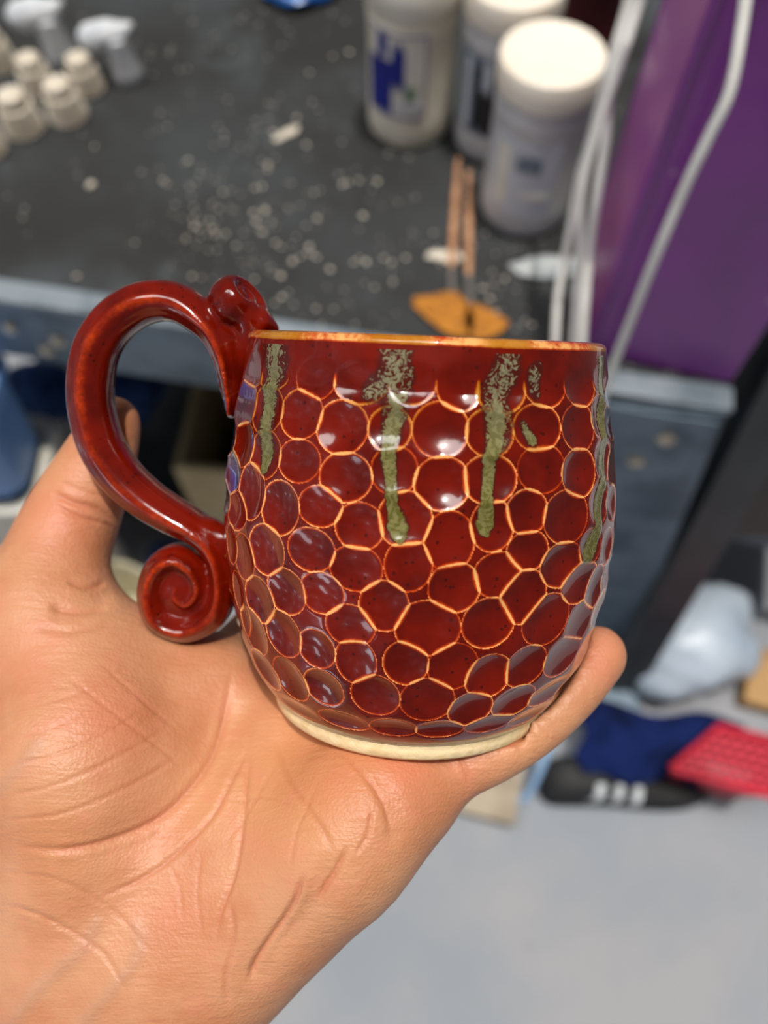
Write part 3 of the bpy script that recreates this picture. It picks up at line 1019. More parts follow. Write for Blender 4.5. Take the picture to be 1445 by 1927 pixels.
# red perforated panel (basket)
def red_basket():
    A, B, C_, D = W(1262, 1448, .16), W(1460, 1500, .16), W(1560, 1420, .16), W(1352, 1368, .16)
    c = (A + B + C_ + D) / 4
    t = empty('basket', (c[0], c[1], .001)); tag(t, 'red plastic basket with a perforated lid at the right edge', 'basket')
    n = 9; m_ = 6; vs = []; fs = []
    # perforated lid as a grid with square openings
    g = 2
    NX, NY = n * g + 1, m_ * g + 1
    def P(u, v_, z=0): return (A * (1 - u) + B * u) * (1 - v_) + (D * (1 - u) + C_ * u) * v_ + Z3 * z
    us = [0] + sum([[(i + .2) / n, (i + .8) / n] for i in range(n)], []) + [1]
    vv = [0] + sum([[(i + .22) / m_, (i + .78) / m_] for i in range(m_)], []) + [1]
    mb = MB()
    for i in range(len(us) - 1):
        for j in range(len(vv) - 1):
            if i % 2 == 1 and j % 2 == 1 and 0 < i < len(us) - 2 and 0 < j < len(vv) - 2: continue
            q = [P(us[i], vv[j]), P(us[i + 1], vv[j]), P(us[i + 1], vv[j + 1]), P(us[i], vv[j + 1])]
            mb.add(q + [p - Z3 * .004 for p in q], [(0, 1, 2, 3), (7, 6, 5, 4), (0, 4, 5, 1), (1, 5, 6, 2), (2, 6, 7, 3), (3, 7, 4, 0)])
    mb.build('lid', M['red_plastic'], t)
    mb = MB()
    cs = [A, B, C_, D]
    for i in range(4):
        p, q = cs[i], cs[(i + 1) % 4]
        dn = (c - (p + q) / 2) * .02
        p0, q0 = p + Z3 * .006, q + Z3 * .006
        p1 = p + (c - p) * .36 - Z3 * .158; q1 = q + (c - q) * .36 - Z3 * .158
        mb.add([p0, q0, q1, p1, p0 + dn, q0 + dn, q1 + dn, p1 + dn], [(3, 2, 1, 0), (4, 5, 6, 7), (0, 1, 5, 4), (1, 2, 6, 5), (2, 3, 7, 6), (3, 0, 4, 7)])
    mb.build('body', M['red_plastic'], t)
    mb = MB()
    mb.tube([p + Z3 * .004 for p in (A, B, C_, D, A)], .006, 10)
    mb.build('rim', M['red_plastic'], t, smooth=True)


red_basket()

# pale bent rod and low cardboard piece between pinky and shoe
P = catmull([W(1036, 1395, .10), W(1020, 1440, .07), W(1000, 1484, .03), W(986, 1502, .012), W(965, 1503, .007)], 6)
tag(MB().tube(P, .006, 12).build('bent_rod', M['pale_blue'], smooth=True), 'pale blue bent rod leaning in front of the black shoe', 'rod')
A, B = W(842, 1520, .05), W(968, 1552, .05)
u = (B - A); w_ = np.linalg.norm(u); u /= w_; n = np.array([-u[1], u[0], 0])
cc = (A + B) / 2 + n * .055; cc[2] = .026
tag(MB().box(cc, u, n, Z3, w_ / 2, .055, .025).build('flat_carton', M['cardboard_grey'], bevel=.002), 'flat greyish cardboard carton on the floor below the little finger', 'carton')
c = W(890, 1440, .06)
v, f = lump((c[0] + .05, c[1] + .07, .001), .05, .04, .03, 41, 24, 12)
tag(MB().add(v, f).build('rag', M['cardboard_grey'], smooth=True), 'beige rag on the floor behind the flat carton', 'cloth')
# ------------------------------------------------------------------ the mug (local frame: x right, y away, z up along its axis)
RAY_UP = math.atan((CY - 640) / F_PX)
MUG_T = .193 / 1.0
roll = R(-2.2)
# axis (up) in camera axes, perpendicular to the ray through the rim
ax_up = np.array([math.sin(R(2.2)), math.cos(RAY_UP) * math.cos(R(2.2)), math.sin(RAY_UP)]); ax_up /= np.linalg.norm(ax_up)
rim_c = Q(801, 640, .193)
back = -rim_c / np.linalg.norm(rim_c) * -1          # away from the camera
yv = back - ax_up * back.dot(ax_up); yv /= np.linalg.norm(yv)
xv = np.cross(yv, ax_up)
BM = np.stack([xv, yv, ax_up], 1)                     # local -> camera axes


def m2c(p): return np.asarray(p) @ BM.T + rim_c
def c2m(p): return (np.asarray(p) - rim_c) @ BM


def px_plane(px, py, y=0.0):
    """ray through a pixel onto the mug's handle plane (local y = const) -> local x,z"""
    d = BM.T @ np.array([(px - CX) / F_PX, (CY - py) / F_PX, -1.0]); o = BM.T @ (-rim_c)
    t = (y - o[1]) / d[1]
    p = o + d * t
    return p[0], p[2]


MH = .0912
PROF = np.array([(0.0, .0418), (.008, .0431), (.0151, .0444), (.0268, .0464), (.0402, .0477), (.0497, .0475), (.060, .0465), (.070, .0444), (.078, .0412), (.0835, .0380), (.0865, .0355)])


def Rs(s):
    # smooth profile through the table
    return np.interp(s, _ps, _pr)


_c = catmull(PROF, 12)
_ps, _pr = _c[:, 0], _c[:, 1]

# dense sampling of the profile
ns_ = 520; nth = 1400
sv = np.linspace(0.0004, .0865, ns_)
rv = Rs(sv)
lv = np.concatenate([[0], np.cumsum(np.hypot(np.diff(sv), np.diff(rv)))])
dr = np.gradient(rv, lv); dsn = np.gradient(sv, lv)
th = np.linspace(-math.pi, math.pi, nth, endpoint=False)     # 0 = towards the viewer (-y), + to the right


def surf(thv, l):
    s = np.interp(l, lv, sv); r = np.interp(l, lv, rv)
    return np.stack([r * np.sin(thv), -r * np.cos(thv), -s], -1)


def to_px(pm):
    c = m2c(pm)
    return CX + F_PX * c[..., 0] / -c[..., 2], CY - F_PX * c[..., 1] / -c[..., 2]


_gt, _gl = np.meshgrid(np.linspace(-1.55, 1.55, 400), np.linspace(0, lv[-1], 300), indexing='ij')
_gp = surf(_gt, _gl); _gx, _gy = to_px(_gp)
# visible: normal faces the eye
_eye = c2m(np.zeros(3))
_drl = np.interp(_gl, lv, dr); _dsl = np.interp(_gl, lv, dsn)
_nr = np.stack([_dsl * np.sin(_gt), -_dsl * np.cos(_gt), _drl], -1)
_vis = ((_eye - _gp) * _nr).sum(-1) > 0


def locate(px, py):
    d = (_gx - px) ** 2 + (_gy - py) ** 2 + np.where(_vis, 0, 1e6)
    k = np.unravel_index(np.argmin(d), d.shape)
    return _gt[k], _gl[k], k


CELLS = [
 (594,711,36,42),(679,715,52,44),(774,720,44,40),(866,728,42,47),(945,732,46,46),(1028,724,38,42),(1094,720,28,44),(1131,706,14,36),
 (481,660,15,28),(473,702,18,28),(456,758,18,42),(454,834,18,42),(432,820,10,36),(432,886,12,40),(524,664,30,22),(512,706,26,24),
 (500,770,27,45),(495,855,27,45),(470,924,23,52),(524,957,34,50),(442,961,17,36),(421,935,8,30),
 (563,780,38,46),(641,805,47,50),(559,868,38,40),(649,899,48,46),(599,952,40,38),(676,990,45,44),
 (733,807,40,42),(828,809,52,52),(922,813,44,45),(1015,805,43,44),(1092,803,29,44),(1131,784,14,40),(1151,790,7,36),(1149,745,7,30),
 (743,886,43,45),(833,911,52,50),(924,902,50,46),(1021,882,43,45),(1094,890,30,46),(1138,864,14,38),(1156,875,7,36),
 (762,977,50,52),(845,1019,46,55),(928,990,40,48),(994,965,38,42),(1069,973,40,50),(1129,946,16,40),(1153,945,8,34),
 (994,1037,38,38),(1061,1062,38,42),(1113,1030,20,34),(1144,1028,10,34),(1096,1097,32,38),(1121,1105,16,40),(1144,1082,7,32),(1129,1147,10,34),
 (1092,1172,24,42),(1030,1167,42,47),(1063,1234,32,38),(1104,1219,14,32),(1036,1302,34,22),(1075,1286,20,22),(992,1255,38,38),
 (668,1071,48,42),(766,1066,44,48),(857,1108,48,46),(940,1083,46,42),(986,1125,42,50),(722,1141,46,46),(805,1183,60,50),(920,1174,48,46),
 (656,1179,45,38),(668,1245,38,42),(762,1249,42,40),(853,1257,46,42),(920,1274,42,40),(706,1311,45,36),(803,1320,50,38),(886,1336,40,30),(970,1322,38,28),
 (583,1035,43,40),(497,1035,32,46),(457,1049,18,42),(433,1024,9,36),(486,1129,26,42),(536,1113,35,42),(605,1118,40,38),
 (530,1193,32,42),(477,1190,20,42),(594,1221,34,35),(544,1279,30,38),(497,1262,22,34),(447,1113,9,36),(608,1296,36,32),(462,1170,8,34),
 (560,1333,36,14),(644,1356,46,15),(741,1370,44,15),(828,1374,44,14),(924,1363,44,14),(1000,1345,36,14)]

cells = []
for (px, py, rx_, ry_) in CELLS:
    t0, l0, k = locate(px, py)
    i, j = k
    i2 = min(max(i, 4), _gx.shape[0] - 5); j2 = min(max(j, 3), _gx.shape[1] - 4)
    r0_ = np.interp(l0, lv, rv)
    gxu = abs(_gx[i2 + 3, j] - _gx[i2 - 3, j]) / ((_gt[i2 + 3, j] - _gt[i2 - 3, j]) * r0_)
    gyl = abs(_gy[i, j2 + 3] - _gy[i, j2 - 3]) / (_gl[i, j2 + 3] - _gl[i, j2 - 3])
    ru = np.clip(rx_ / max(gxu, 800), .0028, .0085); rl = np.clip(ry_ / max(gyl, 1000), .003, .0085)
    cells.append((t0, l0, ru * 1.07, rl * 1.07, (.00085 + .00070 * rng.random()) * (min(ru, rl) / .0052)))
# the rest of the wall, unseen from here, gets the same carving
row = 0; l_ = .0100
while l_ < lv[-1] - .002:
    r0_ = np.interp(l_, lv, rv); n_ = int(2 * math.pi * r0_ / .0105)
    for k in range(n_):
        t0 = -math.pi + 2 * math.pi * (k + .5 * (row % 2) + .25 * rng.random()) / n_
        ll = l_ + .002 * (rng.random() - .5)
        t0 = (t0 + math.pi) % (2 * math.pi) - math.pi
        dmin = min(math.hypot(((t0 - c_[0] + math.pi) % (2 * math.pi) - math.pi) * r0_, ll - c_[1]) for c_ in cells)
        if dmin > .0078 and abs(t0) > 1.0:
            cells.append((t0, ll, .0060 + .0008 * rng.random(), .0060 + .001 * rng.random(), .0007 + .0005 * rng.random()))
    l_ += .0093; row += 1

TH, LL = np.meshgrid(th, lv, indexing='ij')
RR = np.broadcast_to(rv, TH.shape)
m1 = np.zeros(TH.shape); g1u = np.zeros(TH.shape); g1l = np.zeros(TH.shape)
m2 = np.full(TH.shape, 1.0); g2u = np.zeros(TH.shape); g2l = np.zeros(TH.shape)
for (t0, l0, ru, rl, dp_) in cells:
    jl = np.where(abs(lv - l0) < rl * 1.6)[0]
    if len(jl) == 0: continue
    j0, j1 = jl[0], jl[-1] + 1
    du = (TH[:, j0:j1] - t0 + math.pi) % (2 * math.pi) - math.pi
    du = du * RR[:, j0:j1]
    sel = np.abs(du[:, 0]) < ru * 1.8
    ii = np.where(sel)[0]
    D = du[ii]; E_ = (LL[:, j0:j1] - l0)[ii]
    val = dp_ * ((D / ru) ** 2 + (E_ / rl) ** 2 - 1)
    gu = 2 * dp_ * D / ru ** 2; gl_ = 2 * dp_ * E_ / rl ** 2
    sub = (ii[:, None], np.arange(j0, j1)[None, :])
    a1, b1, c1 = m1[sub], g1u[sub], g1l[sub]
    a2, b2, c2 = m2[sub], g2u[sub], g2l[sub]
    lt1 = val < a1
    lt2 = (~lt1) & (val < a2)
    m2[sub] = np.where(lt1, a1, np.where(lt2, val, a2)); g2u[sub] = np.where(lt1, b1, np.where(lt2, gu, b2)); g2l[sub] = np.where(lt1, c1, np.where(lt2, gl_, c2))
    m1[sub] = np.where(lt1, val, a1); g1u[sub] = np.where(lt1, gu, b1); g1l[sub] = np.where(lt1, gl_, c1)
gd = np.hypot(g1u - g2u, g1l - g2l)
edge = np.abs(m2 - m1) / np.maximum(gd, .03)
sharp = np.clip(gd / .55, 0, 1.15)
sharp[(m1 >= 0)] = 0.6
thin = .85 * np.exp(-(edge / .00024) ** 2) * sharp + .46 * np.exp(-(edge / .00078) ** 2) * sharp
outside = (m1 >= 0)
thin[outside] = 0.0
# relief, softened on the ridges as a fired glaze is
hgt = m1.copy()
ridge_soft = .00008 * np.exp(-(edge / .0004) ** 2)
hgt = hgt - ridge_soft
fade = np.clip((LL - .0035) / .006, 0, 1)
hgt *= fade; thin *= np.clip((LL - .006) / .004, 0, 1)
# glaze pools at the foot edge, thins on the lip
lip = np.exp(-((LL - .0001) / .00045) ** 2)
thin = np.clip(thin + lip * .9, 0, 1.2)

# olive runs
DRIPS = [
 [(747,640,30,.9),(745,690,30,1.0),(742,735,32,.8),(745,770,22,.5),(735,805,20,.35),(730,850,14,.1),(733,900,10,.1),(738,950,10,0),(750,995,18,0),(750,1005,16,0)],
 [(700,735,20,1.0),(725,715,26,1.0)],
 [(958,640,24,.9),(955,690,26,1.0),(935,745,26,.8),(938,790,26,.5),(940,825,22,.3),(922,860,14,.1),(921,905,12,.1),(918,945,11,0),(914,985,17,0),(915,995,15,0)],
 [(1008,700,18,1.0),(1012,735,12,1.0)],
 [(990,800,10,.6),(1003,828,13,.2)],
 [(520,632,34,.7),(516,690,28,.7),(505,730,20,.3),(498,780,20,.3),(497,850,16,.2),(492,880,10,.1)],
 [(1131,645,15,.4),(1133,720,10,.3),(1136,780,10,.2),(1139,860,9,.1),(1131,940,10,.1),(1125,1000,9,0),(1112,1040,12,0)]]
drip = np.full(TH.shape, -3.0); mott = np.zeros(TH.shape); ochre = np.zeros(TH.shape)
UU = TH * RR
for D_ in DRIPS:
    pts = []
    for (px, py, w_, mo) in D_:
        t0, l0, k = locate(px, py)
        r0_ = np.interp(l0, lv, rv)
        wm = w_ * (1.0 / 9500 if py < 1100 else 1 / 9000)
        if px > 1100: wm *= 2.0
        if px < 540: wm *= 1.25
        pts.append((t0, l0 if py > 650 else 0, wm, mo))
    for (p, q) in zip(pts[:-1], pts[1:]):
        a_ = np.array([p[0] * .044, p[1]]); b_ = np.array([q[0] * .044, q[1]]); ab = b_ - a_
        x = np.stack([TH * .044, LL], -1)
        tt = np.clip(((x - a_) @ ab) / (ab @ ab), 0, 1)
        dist = np.linalg.norm(x - a_ - tt[..., None] * ab, axis=-1)
        wv = p[2] + tt * (q[2] - p[2])
        val = 1 - dist / wv
        mo = p[3] + tt * (q[3] - p[3])
        up = val > drip
        drip = np.where(up, val, drip); mott = np.where(up, mo, mott)
ochre = np.clip(1.3 + drip * .7, 0, 1) * np.clip(1.4 - LL / .022, 0, 1)
drip = np.where(LL < .0016, -3, drip)
mott = np.clip(mott, 0, 1)
hgt += .00012 * np.clip(drip * 3, 0, 1) * (1 - mott)

nrm_r = dsn[None, :]; nrm_z = dr[None, :]
rad = RR + hgt * nrm_r
zz = -sv[None, :] + hgt * nrm_z * 1.0
outer = np.stack([rad * np.sin(TH), -rad * np.cos(TH), zz], -1)          # (nth, ns, 3)

# lip and inside wall
inner_prof = [(.0414, .0003), (.0405, .0008), (.0394, .0005), (.0386, -.0004), (.0383, -.002), (.0398, -.010), (.0428, -.028), (.0438, -.042), (.0430, -.056), (.040, -.070), (.033, -.080), (.018, -.084), (.0005, -.085)]
foot_prof = [(.0352, -.0869), (.0346, -.0871)]
mo_ = empty('mug', tuple(cam2world(m2c([0, 0, -MH]))))
tag(mo_, 'glossy red-brown carved mug with olive drips and a curled handle, held in the hand', 'mug')
allv = [outer.reshape(-1, 3)]
base_n = nth * ns_
ring_idx = []
cnt_ = base_n
for (r_, z_) in inner_prof + foot_prof:
    allv.append(np.stack([r_ * np.sin(th), -r_ * np.cos(th), np.full(nth, z_)], -1)); ring_idx.append(np.arange(cnt_, cnt_ + nth)); cnt_ += nth
Vm = np.vstack(allv)
ids = np.arange(base_n).reshape(nth, ns_)
rings = [ring_idx[len(inner_prof) - 1 - i] for i in range(len(inner_prof))] + [ids[:, j] for j in range(ns_)] + ring_idx[len(inner_prof):]
Fm = []
for a_, b_ in zip(rings[:-1], rings[1:]):
    Fm.append(np.stack([a_, b_, np.roll(b_, -1), np.roll(a_, -1)], 1))
Fm = np.vstack(Fm)
body = link_mesh('body', cam2world(m2c(Vm)), Fm, M['glaze'], mo_)


def put_attr(o, name, vals):
    a_ = o.data.attributes.new(name, 'FLOAT', 'POINT')
    a_.data.foreach_set('value', np.asarray(vals, np.float32))


nin = len(inner_prof); nft = len(foot_prof)
ang = np.tile(th, 1)
lipv = [.75, .75, .6, .4, .2] + [.05] * (nin - 5)
och0 = ochre[:, 0]
put_attr(body, 'thin', np.concatenate([thin.ravel()] + [np.full(nth, x) for x in lipv] + [np.full(nth, .0)] * nft))
put_attr(body, 'drip', np.concatenate([drip.ravel(), np.full(nth * (nin + nft), -3.0)]))
put_attr(body, 'mottle', np.concatenate([mott.ravel(), np.zeros(nth * (nin + nft))]))
put_attr(body, 'ochre', np.concatenate([ochre.ravel()] + [och0] * 4 + [np.zeros(nth)] * (nin - 4 + nft)))

# unglazed foot
fp = [(.0352, -.0866), (.0346, -.0872), (.0348, -.0885), (.0345, -.0903), (.0336, -.0912), (.0310, -.0912), (.0295, -.0900), (.0290, -.0880), (.001, -.0880)]
nf = 160; tf = np.linspace(0, 2 * math.pi, nf, endpoint=False)
Vf = np.vstack([np.stack([r_ * np.sin(tf), -r_ * np.cos(tf), np.full(nf, z_)], -1) for r_, z_ in fp])
Ff = np.vstack([np.stack([np.arange(nf) + i * nf, (np.arange(nf)) + (i + 1) * nf, np.roll(np.arange(nf), -1) + (i + 1) * nf, np.roll(np.arange(nf), -1) + i * nf], 1) for i in range(len(fp) - 1)])
ft = link_mesh('foot_ring', cam2world(m2c(Vf)), Ff, M['stoneware'], mo_)
ft['label'] = 'bare cream stoneware foot ring'

# ------------------------------------------------------------------ handle
HP = [(438,778,9),(438,752,15),(434,715,19),(425,670,24),(405,626,28),(372,592,34),(335,570,37),(297,566,38.5),(255,577,40),(213,608,40.5),(183,655,41),(171,715,41),(174,775,41),(192,840,41),(228,895,40),(275,938,37),(322,968,34),(360,988,31),(392,1012,27),(415,1055,24),(420,1110,24),(403,1154,27),(353,1177,28),(305,1159,28),(289,1114,27),(301,1067,26),(335,1047,25),(368,1068,22),(379,1103,19),(360,1129,17),(339,1119,15),(338,1098,13),(346,1092,12)]
PPM = F_PX / .198


def path2d(P, n=6):
    C_ = catmull([(x, y, r_) for x, y, r_ in P], n)
    out = []
    for (x, y, r_) in C_:
        a_, b_ = px_plane(x, y)
        s_ = -b_
        depth = -(m2c([a_, 0, b_]))[2]
        out.append((a_, b_, r_ * depth / F_PX))
    return np.array(out)


hp2 = path2d(HP)
n_strap = 18 * 6


def handle_sdf(P, info=False):
    """P in mug-local coordinates"""
    xz = P[:, [0, 2]]; y = P[:, 1]
    best = np.full(len(P), 9.0); cen = np.full(len(P), 9.0)
    for i in range(len(hp2) - 1):
        a_, b_ = hp2[i, :2], hp2[i + 1, :2]
        d_, t_ = seg_dist(xz, a_, b_)
        w_ = hp2[i, 2] + t_ * (hp2[i + 1, 2] - hp2[i, 2])
        f_ = i / len(hp2)
        yb = .0066 if f_ > .10 else .0045 + .0021 * f_ / .10           # half depth
        if i > n_strap + 40: yb = max(.0028, .0066 - .0038 * (i - n_strap - 40) / 50)
        q_ = (np.abs(d_ / w_) ** 2.3 + np.abs(y / yb) ** 2.3) ** (1 / 2.3)
        val = (q_ - 1) * np.minimum(w_, yb) * .95
        up = val < best
        cen = np.where(up, d_ / w_, cen)
        best = np.minimum(best, val)
    # raised rib along the middle of the strap
    best = best - .00035 * np.exp(-(cen / .28) ** 2) + .00022 * np.exp(-((cen - .58) / .18) ** 2)
    # body of the lower curl
    cx_, cz_ = px_plane(350, 1110)
    r2 = np.hypot(xz[:, 0] - cx_, xz[:, 1] - cz_)
    disc = (np.sqrt((r2 / .0098) ** 2 + (y / .0045) ** 2) - 1) * .0045
    best = smin(best, disc, .0006)
    # upper curl, a rolled end lying over the rim and seen from its side
    ux, uz = px_plane(443, 572)
    c_ = np.array([ux, -.0005, uz])
    nn = np.array([.70, -.28, .62]); nn /= np.linalg.norm(nn)
    e1_ = np.cross(nn, [0, 1.0, 0]); e1_ /= np.linalg.norm(e1_); e2_ = np.cross(nn, e1_)
    q = P - c_
    u_, v_, w2 = q @ e1_, q @ e2_, q @ nn
    coil = np.full(len(P), 9.0)
    sp = []
    for k in range(34):
        a_ = k * .36
        rr_ = .0060 - .0060 * (k / 34) ** .9
        sp.append((rr_ * math.cos(a_ + 3.4), rr_ * math.sin(a_ + 3.4), .0026 - .0009 * k / 34))
    sp = np.array(sp)
    uv = np.stack([u_, v_], 1)
    for k in range(len(sp) - 1):
        d_, t_ = seg_dist(uv, sp[k, :2], sp[k + 1, :2])
        hw = .0046 - .0006 * k / 34
        val = (np.sqrt((d_ / sp[k, 2]) ** 2 + np.abs(w2 / hw) ** 2) - 1) * sp[k, 2]
        coil = np.minimum(coil, val)
    best = smin(best, coil, .0010)
    tl = [np.array([*px_plane(470, 600)]), np.array([*px_plane(495, 609)]), np.array([*px_plane(514, 618)])]
    tr = [.0036, .0026, .0013]
    for k in range(2):
        a_ = np.array([tl[k][0], -.001, tl[k][1]]); b_ = np.array([tl[k + 1][0], .001, tl[k + 1][1]])
        d_, t_ = seg_dist(P, a_, b_)
        best = smin(best, d_ - (tr[k] + t_ * (tr[k + 1] - tr[k])), .0012)
    # fillet where strap meets the wall
    for (pa, pb, ra, rb_) in (((430, 640), (440, 720), .0030, .0026), ((470, 628), (452, 700), .0022, .0012), ((400, 1000), (428, 1015), .0036, .0034), ((424, 1015), (432, 1070), .0028, .0018)):
        a_ = np.array([px_plane(*pa)[0], -.001, px_plane(*pa)[1]]); b_ = np.array([px_plane(*pb)[0], -.001, px_plane(*pb)[1]])
        d_, t_ = seg_dist(P, a_, b_)
        best = smin(best, d_ - (ra + t_ * (rb_ - ra)), .0022)
    return (best, cen) if info else best


x0, z1 = px_plane(110, 500); x1, z0 = px_plane(540, 1225)
h_ = .00055
Pg, ng = grid_points((x0 - .002, -.011, z0 - .002), (x1 + .002, .011, z1 + .002), h_)
Fg = handle_sdf(Pg).reshape(ng)
Vh, Fh = surface_nets(Fg, np.array([x0 - .002, -.011, z0 - .002]), h_)
_, cenh = handle_sdf(Vh, True)
hd = link_mesh('handle', cam2world(m2c(Vh)), Fh, M['glaze'], mo_)
# orange break: middle rib and edges (convexity measured on the mesh)
me = hd.data
co = np.zeros(len(me.vertices) * 3); me.vertices.foreach_get('co', co); co = co.reshape(-1, 3)
no = np.zeros(len(me.vertices) * 3); me.vertices.foreach_get('normal', no); no = no.reshape(-1, 3)
ed = np.zeros(len(me.edges) * 2, np.int32); me.edges.foreach_get('vertices', ed); ed = ed.reshape(-1, 2)
def nb_avg(x):
    s_ = np.zeros_like(x); c_ = np.zeros(len(x))
    np.add.at(s_, ed[:, 0], x[ed[:, 1]]); np.add.at(s_, ed[:, 1], x[ed[:, 0]])
    np.add.at(c_, ed[:, 0], 1); np.add.at(c_, ed[:, 1], 1)
    c_ = np.maximum(c_, 1)
    return s_ / (c_[:, None] if x.ndim == 2 else c_)
lap = ((co - nb_avg(co)) * no).sum(1) / h_
for _ in range(3): lap = nb_avg(lap)
zloc = Vh[:, 2]
lvl = np.clip(.04 + .22 * np.exp(-((cenh - .05) / .30) ** 2) + 1.4 * (np.abs(lap) - .03), 0, .42)
put_attr(hd, 'thin', lvl)
put_attr(hd, 'drip', np.full(len(Vh), -3.0)); put_attr(hd, 'mottle', np.zeros(len(Vh))); put_attr(hd, 'ochre', np.zeros(len(Vh)))
sm = hd.modifiers.new('sub', 'SUBSURF'); sm.levels = 1; sm.render_levels = 1

# ------------------------------------------------------------------ hand
def hq(px, py, d, r): return (Q(px, py, d), r)


palm_chains = [
    # forearm and wrist (two bones side by side)
    [(-60, 2750, .215, .026), (60, 2250, .208, .0225), (110, 1960, .205, .0205), (150, 1780, .205, .0215)],
    [(120, 2750, .217, .026), (215, 2250, .209, .0215), (300, 1960, .205, .0190), (395, 1790, .201, .0185)],
    [(20, 2750, .212, .026), (150, 2250, .204, .0215), (215, 1960, .201, .0195), (290, 1780, .200, .0195)],
    # heel of the hand, little-finger side
    [(400, 1800, .201, .0185), (495, 1715, .197, .0190), (610, 1607, .193, .0178), (695, 1528, .192, .0156), (755, 1487, .194, .0132)],
    # ball of the thumb
    [(150, 1780, .205, .0215), (165, 1600, .2030, .0240), (175, 1430, .2040, .0245), (140, 1290, .2095, .0215), (85, 1170, .2145, .0165)],
    # rays under the palm
    [(290, 1780, .203, .0180), (330, 1550, .206, .0165), (390, 1330, .219, .0148), (402, 1312, .222, .0135)],
    [(300, 1780, .202, .0175), (440, 1560, .205, .0158), (530, 1410, .213, .0140)],
    [(330, 1780, .201, .0170), (530, 1560, .201, .0155), (650, 1440, .206, .0138)],
    # web between thumb and palm
    [(85, 1170, .2145, .0150), (200, 1222, .2165, .0130), (290, 1252, .2185, .0128), (400, 1300, .222, .0130)],
]
thumb = [(85, 1170, .2145, .0168), (100, 1070, .2175, .0142), (138, 970, .2205, .0125), (180, 880, .2205, .0103), (207, 812, .2195, .0080), (213, 795, .2190, .0072)]
fingers = [
    [(400, 1312, .222, .0130), (500, 1190, .248, .0105), (590, 1075, .264, .0095), (650, 985, .262, .0080)],
    [(530, 1410, .213, .0132), (650, 1290, .246, .0108), (760, 1160, .264, .0098), (830, 1060, .262, .0082)],
    [(650, 1440, .206, .0132), (800, 1345, .236, .0104), (920, 1235, .256, .0094), (985, 1150, .256, .0080)],
    [(745, 1480, .194, .0132), (830, 1450, .1935, .0088), (930, 1408, .1940, .0079), (1010, 1360, .1965, .0073), (1072, 1300, .2000, .0074), (1118, 1240, .2045, .0076), (1122, 1232, .2050, .0074)],
]
extra = [  # soft pads: centre, radius
    (120, 1430, .196, .016, 0), (640, 1590, .188, .014, 0), (700, 1500, .1905, .0125, 0), (150, 965, .2190, .0110, 0)]


def chain_d(P, ch):
    best = np.full(len(P), 9.0)
    for a_, b_ in zip(ch[:-1], ch[1:]):
        A_, B_ = Q(*a_[:3]), Q(*b_[:3])
        d_, t_ = seg_dist(P, A_, B_)
        best = np.minimum(best, d_ - (a_[3] + t_ * (b_[3] - a_[3])))
    return best


def smooth_chain(ch, n=4): return [tuple(x) for x in catmull(ch, n)]


def hand_sdf(P):
    d = None
    for ch in palm_chains:
        v_ = chain_d(P, smooth_chain(ch, 3))
        d = v_ if d is None else smin(d, v_, .010)
    for (px, py, dp_, r_, _) in extra[:3]:
        v_ = np.linalg.norm(P - Q(px, py, dp_), axis=1) - r_
        d = smin(d, v_, .010)
    v_ = chain_d(P, smooth_chain(thumb))
    d = smin(d, v_, .007)
    for i, ch in enumerate(fingers):
        v_ = chain_d(P, smooth_chain(ch))
        d = smin(d, v_, .0045 if i < 3 else .006)
    # the mug presses into the hand where they touch
    L_m = c2m(P)
    r_ = np.hypot(L_m[:, 0], L_m[:, 1]); s_ = -L_m[:, 2]
    prof_r = np.where(s_ > .0866, .0348, Rs(np.clip(s_, 0, .0865)))
    mug = np.maximum(np.maximum((r_ - prof_r) * .9, s_ - MH), -s_ - .002)
    d = np.maximum(d, -(mug - .0004))
    near = d < .004
    hs = np.full(len(P), 9.0)
    if near.any():
        sel = near & (np.abs(L_m[:, 1]) < .012) & (L_m[:, 0] < -.03)
        hs[sel] = handle_sdf(L_m[sel])
    d = np.maximum(d, -(hs - .0002))
    return d


lo = np.array([-.150, -.262, -.292]); hi = np.array([.072, .036, -.158])
h_ = .0014
Pg, ng = grid_points(lo, hi, h_)
Fg = np.concatenate([hand_sdf(Pg[i:i + 400000]) for i in range(0, len(Pg), 400000)]).reshape(ng)
Vh, Fh = surface_nets(Fg, lo, h_)


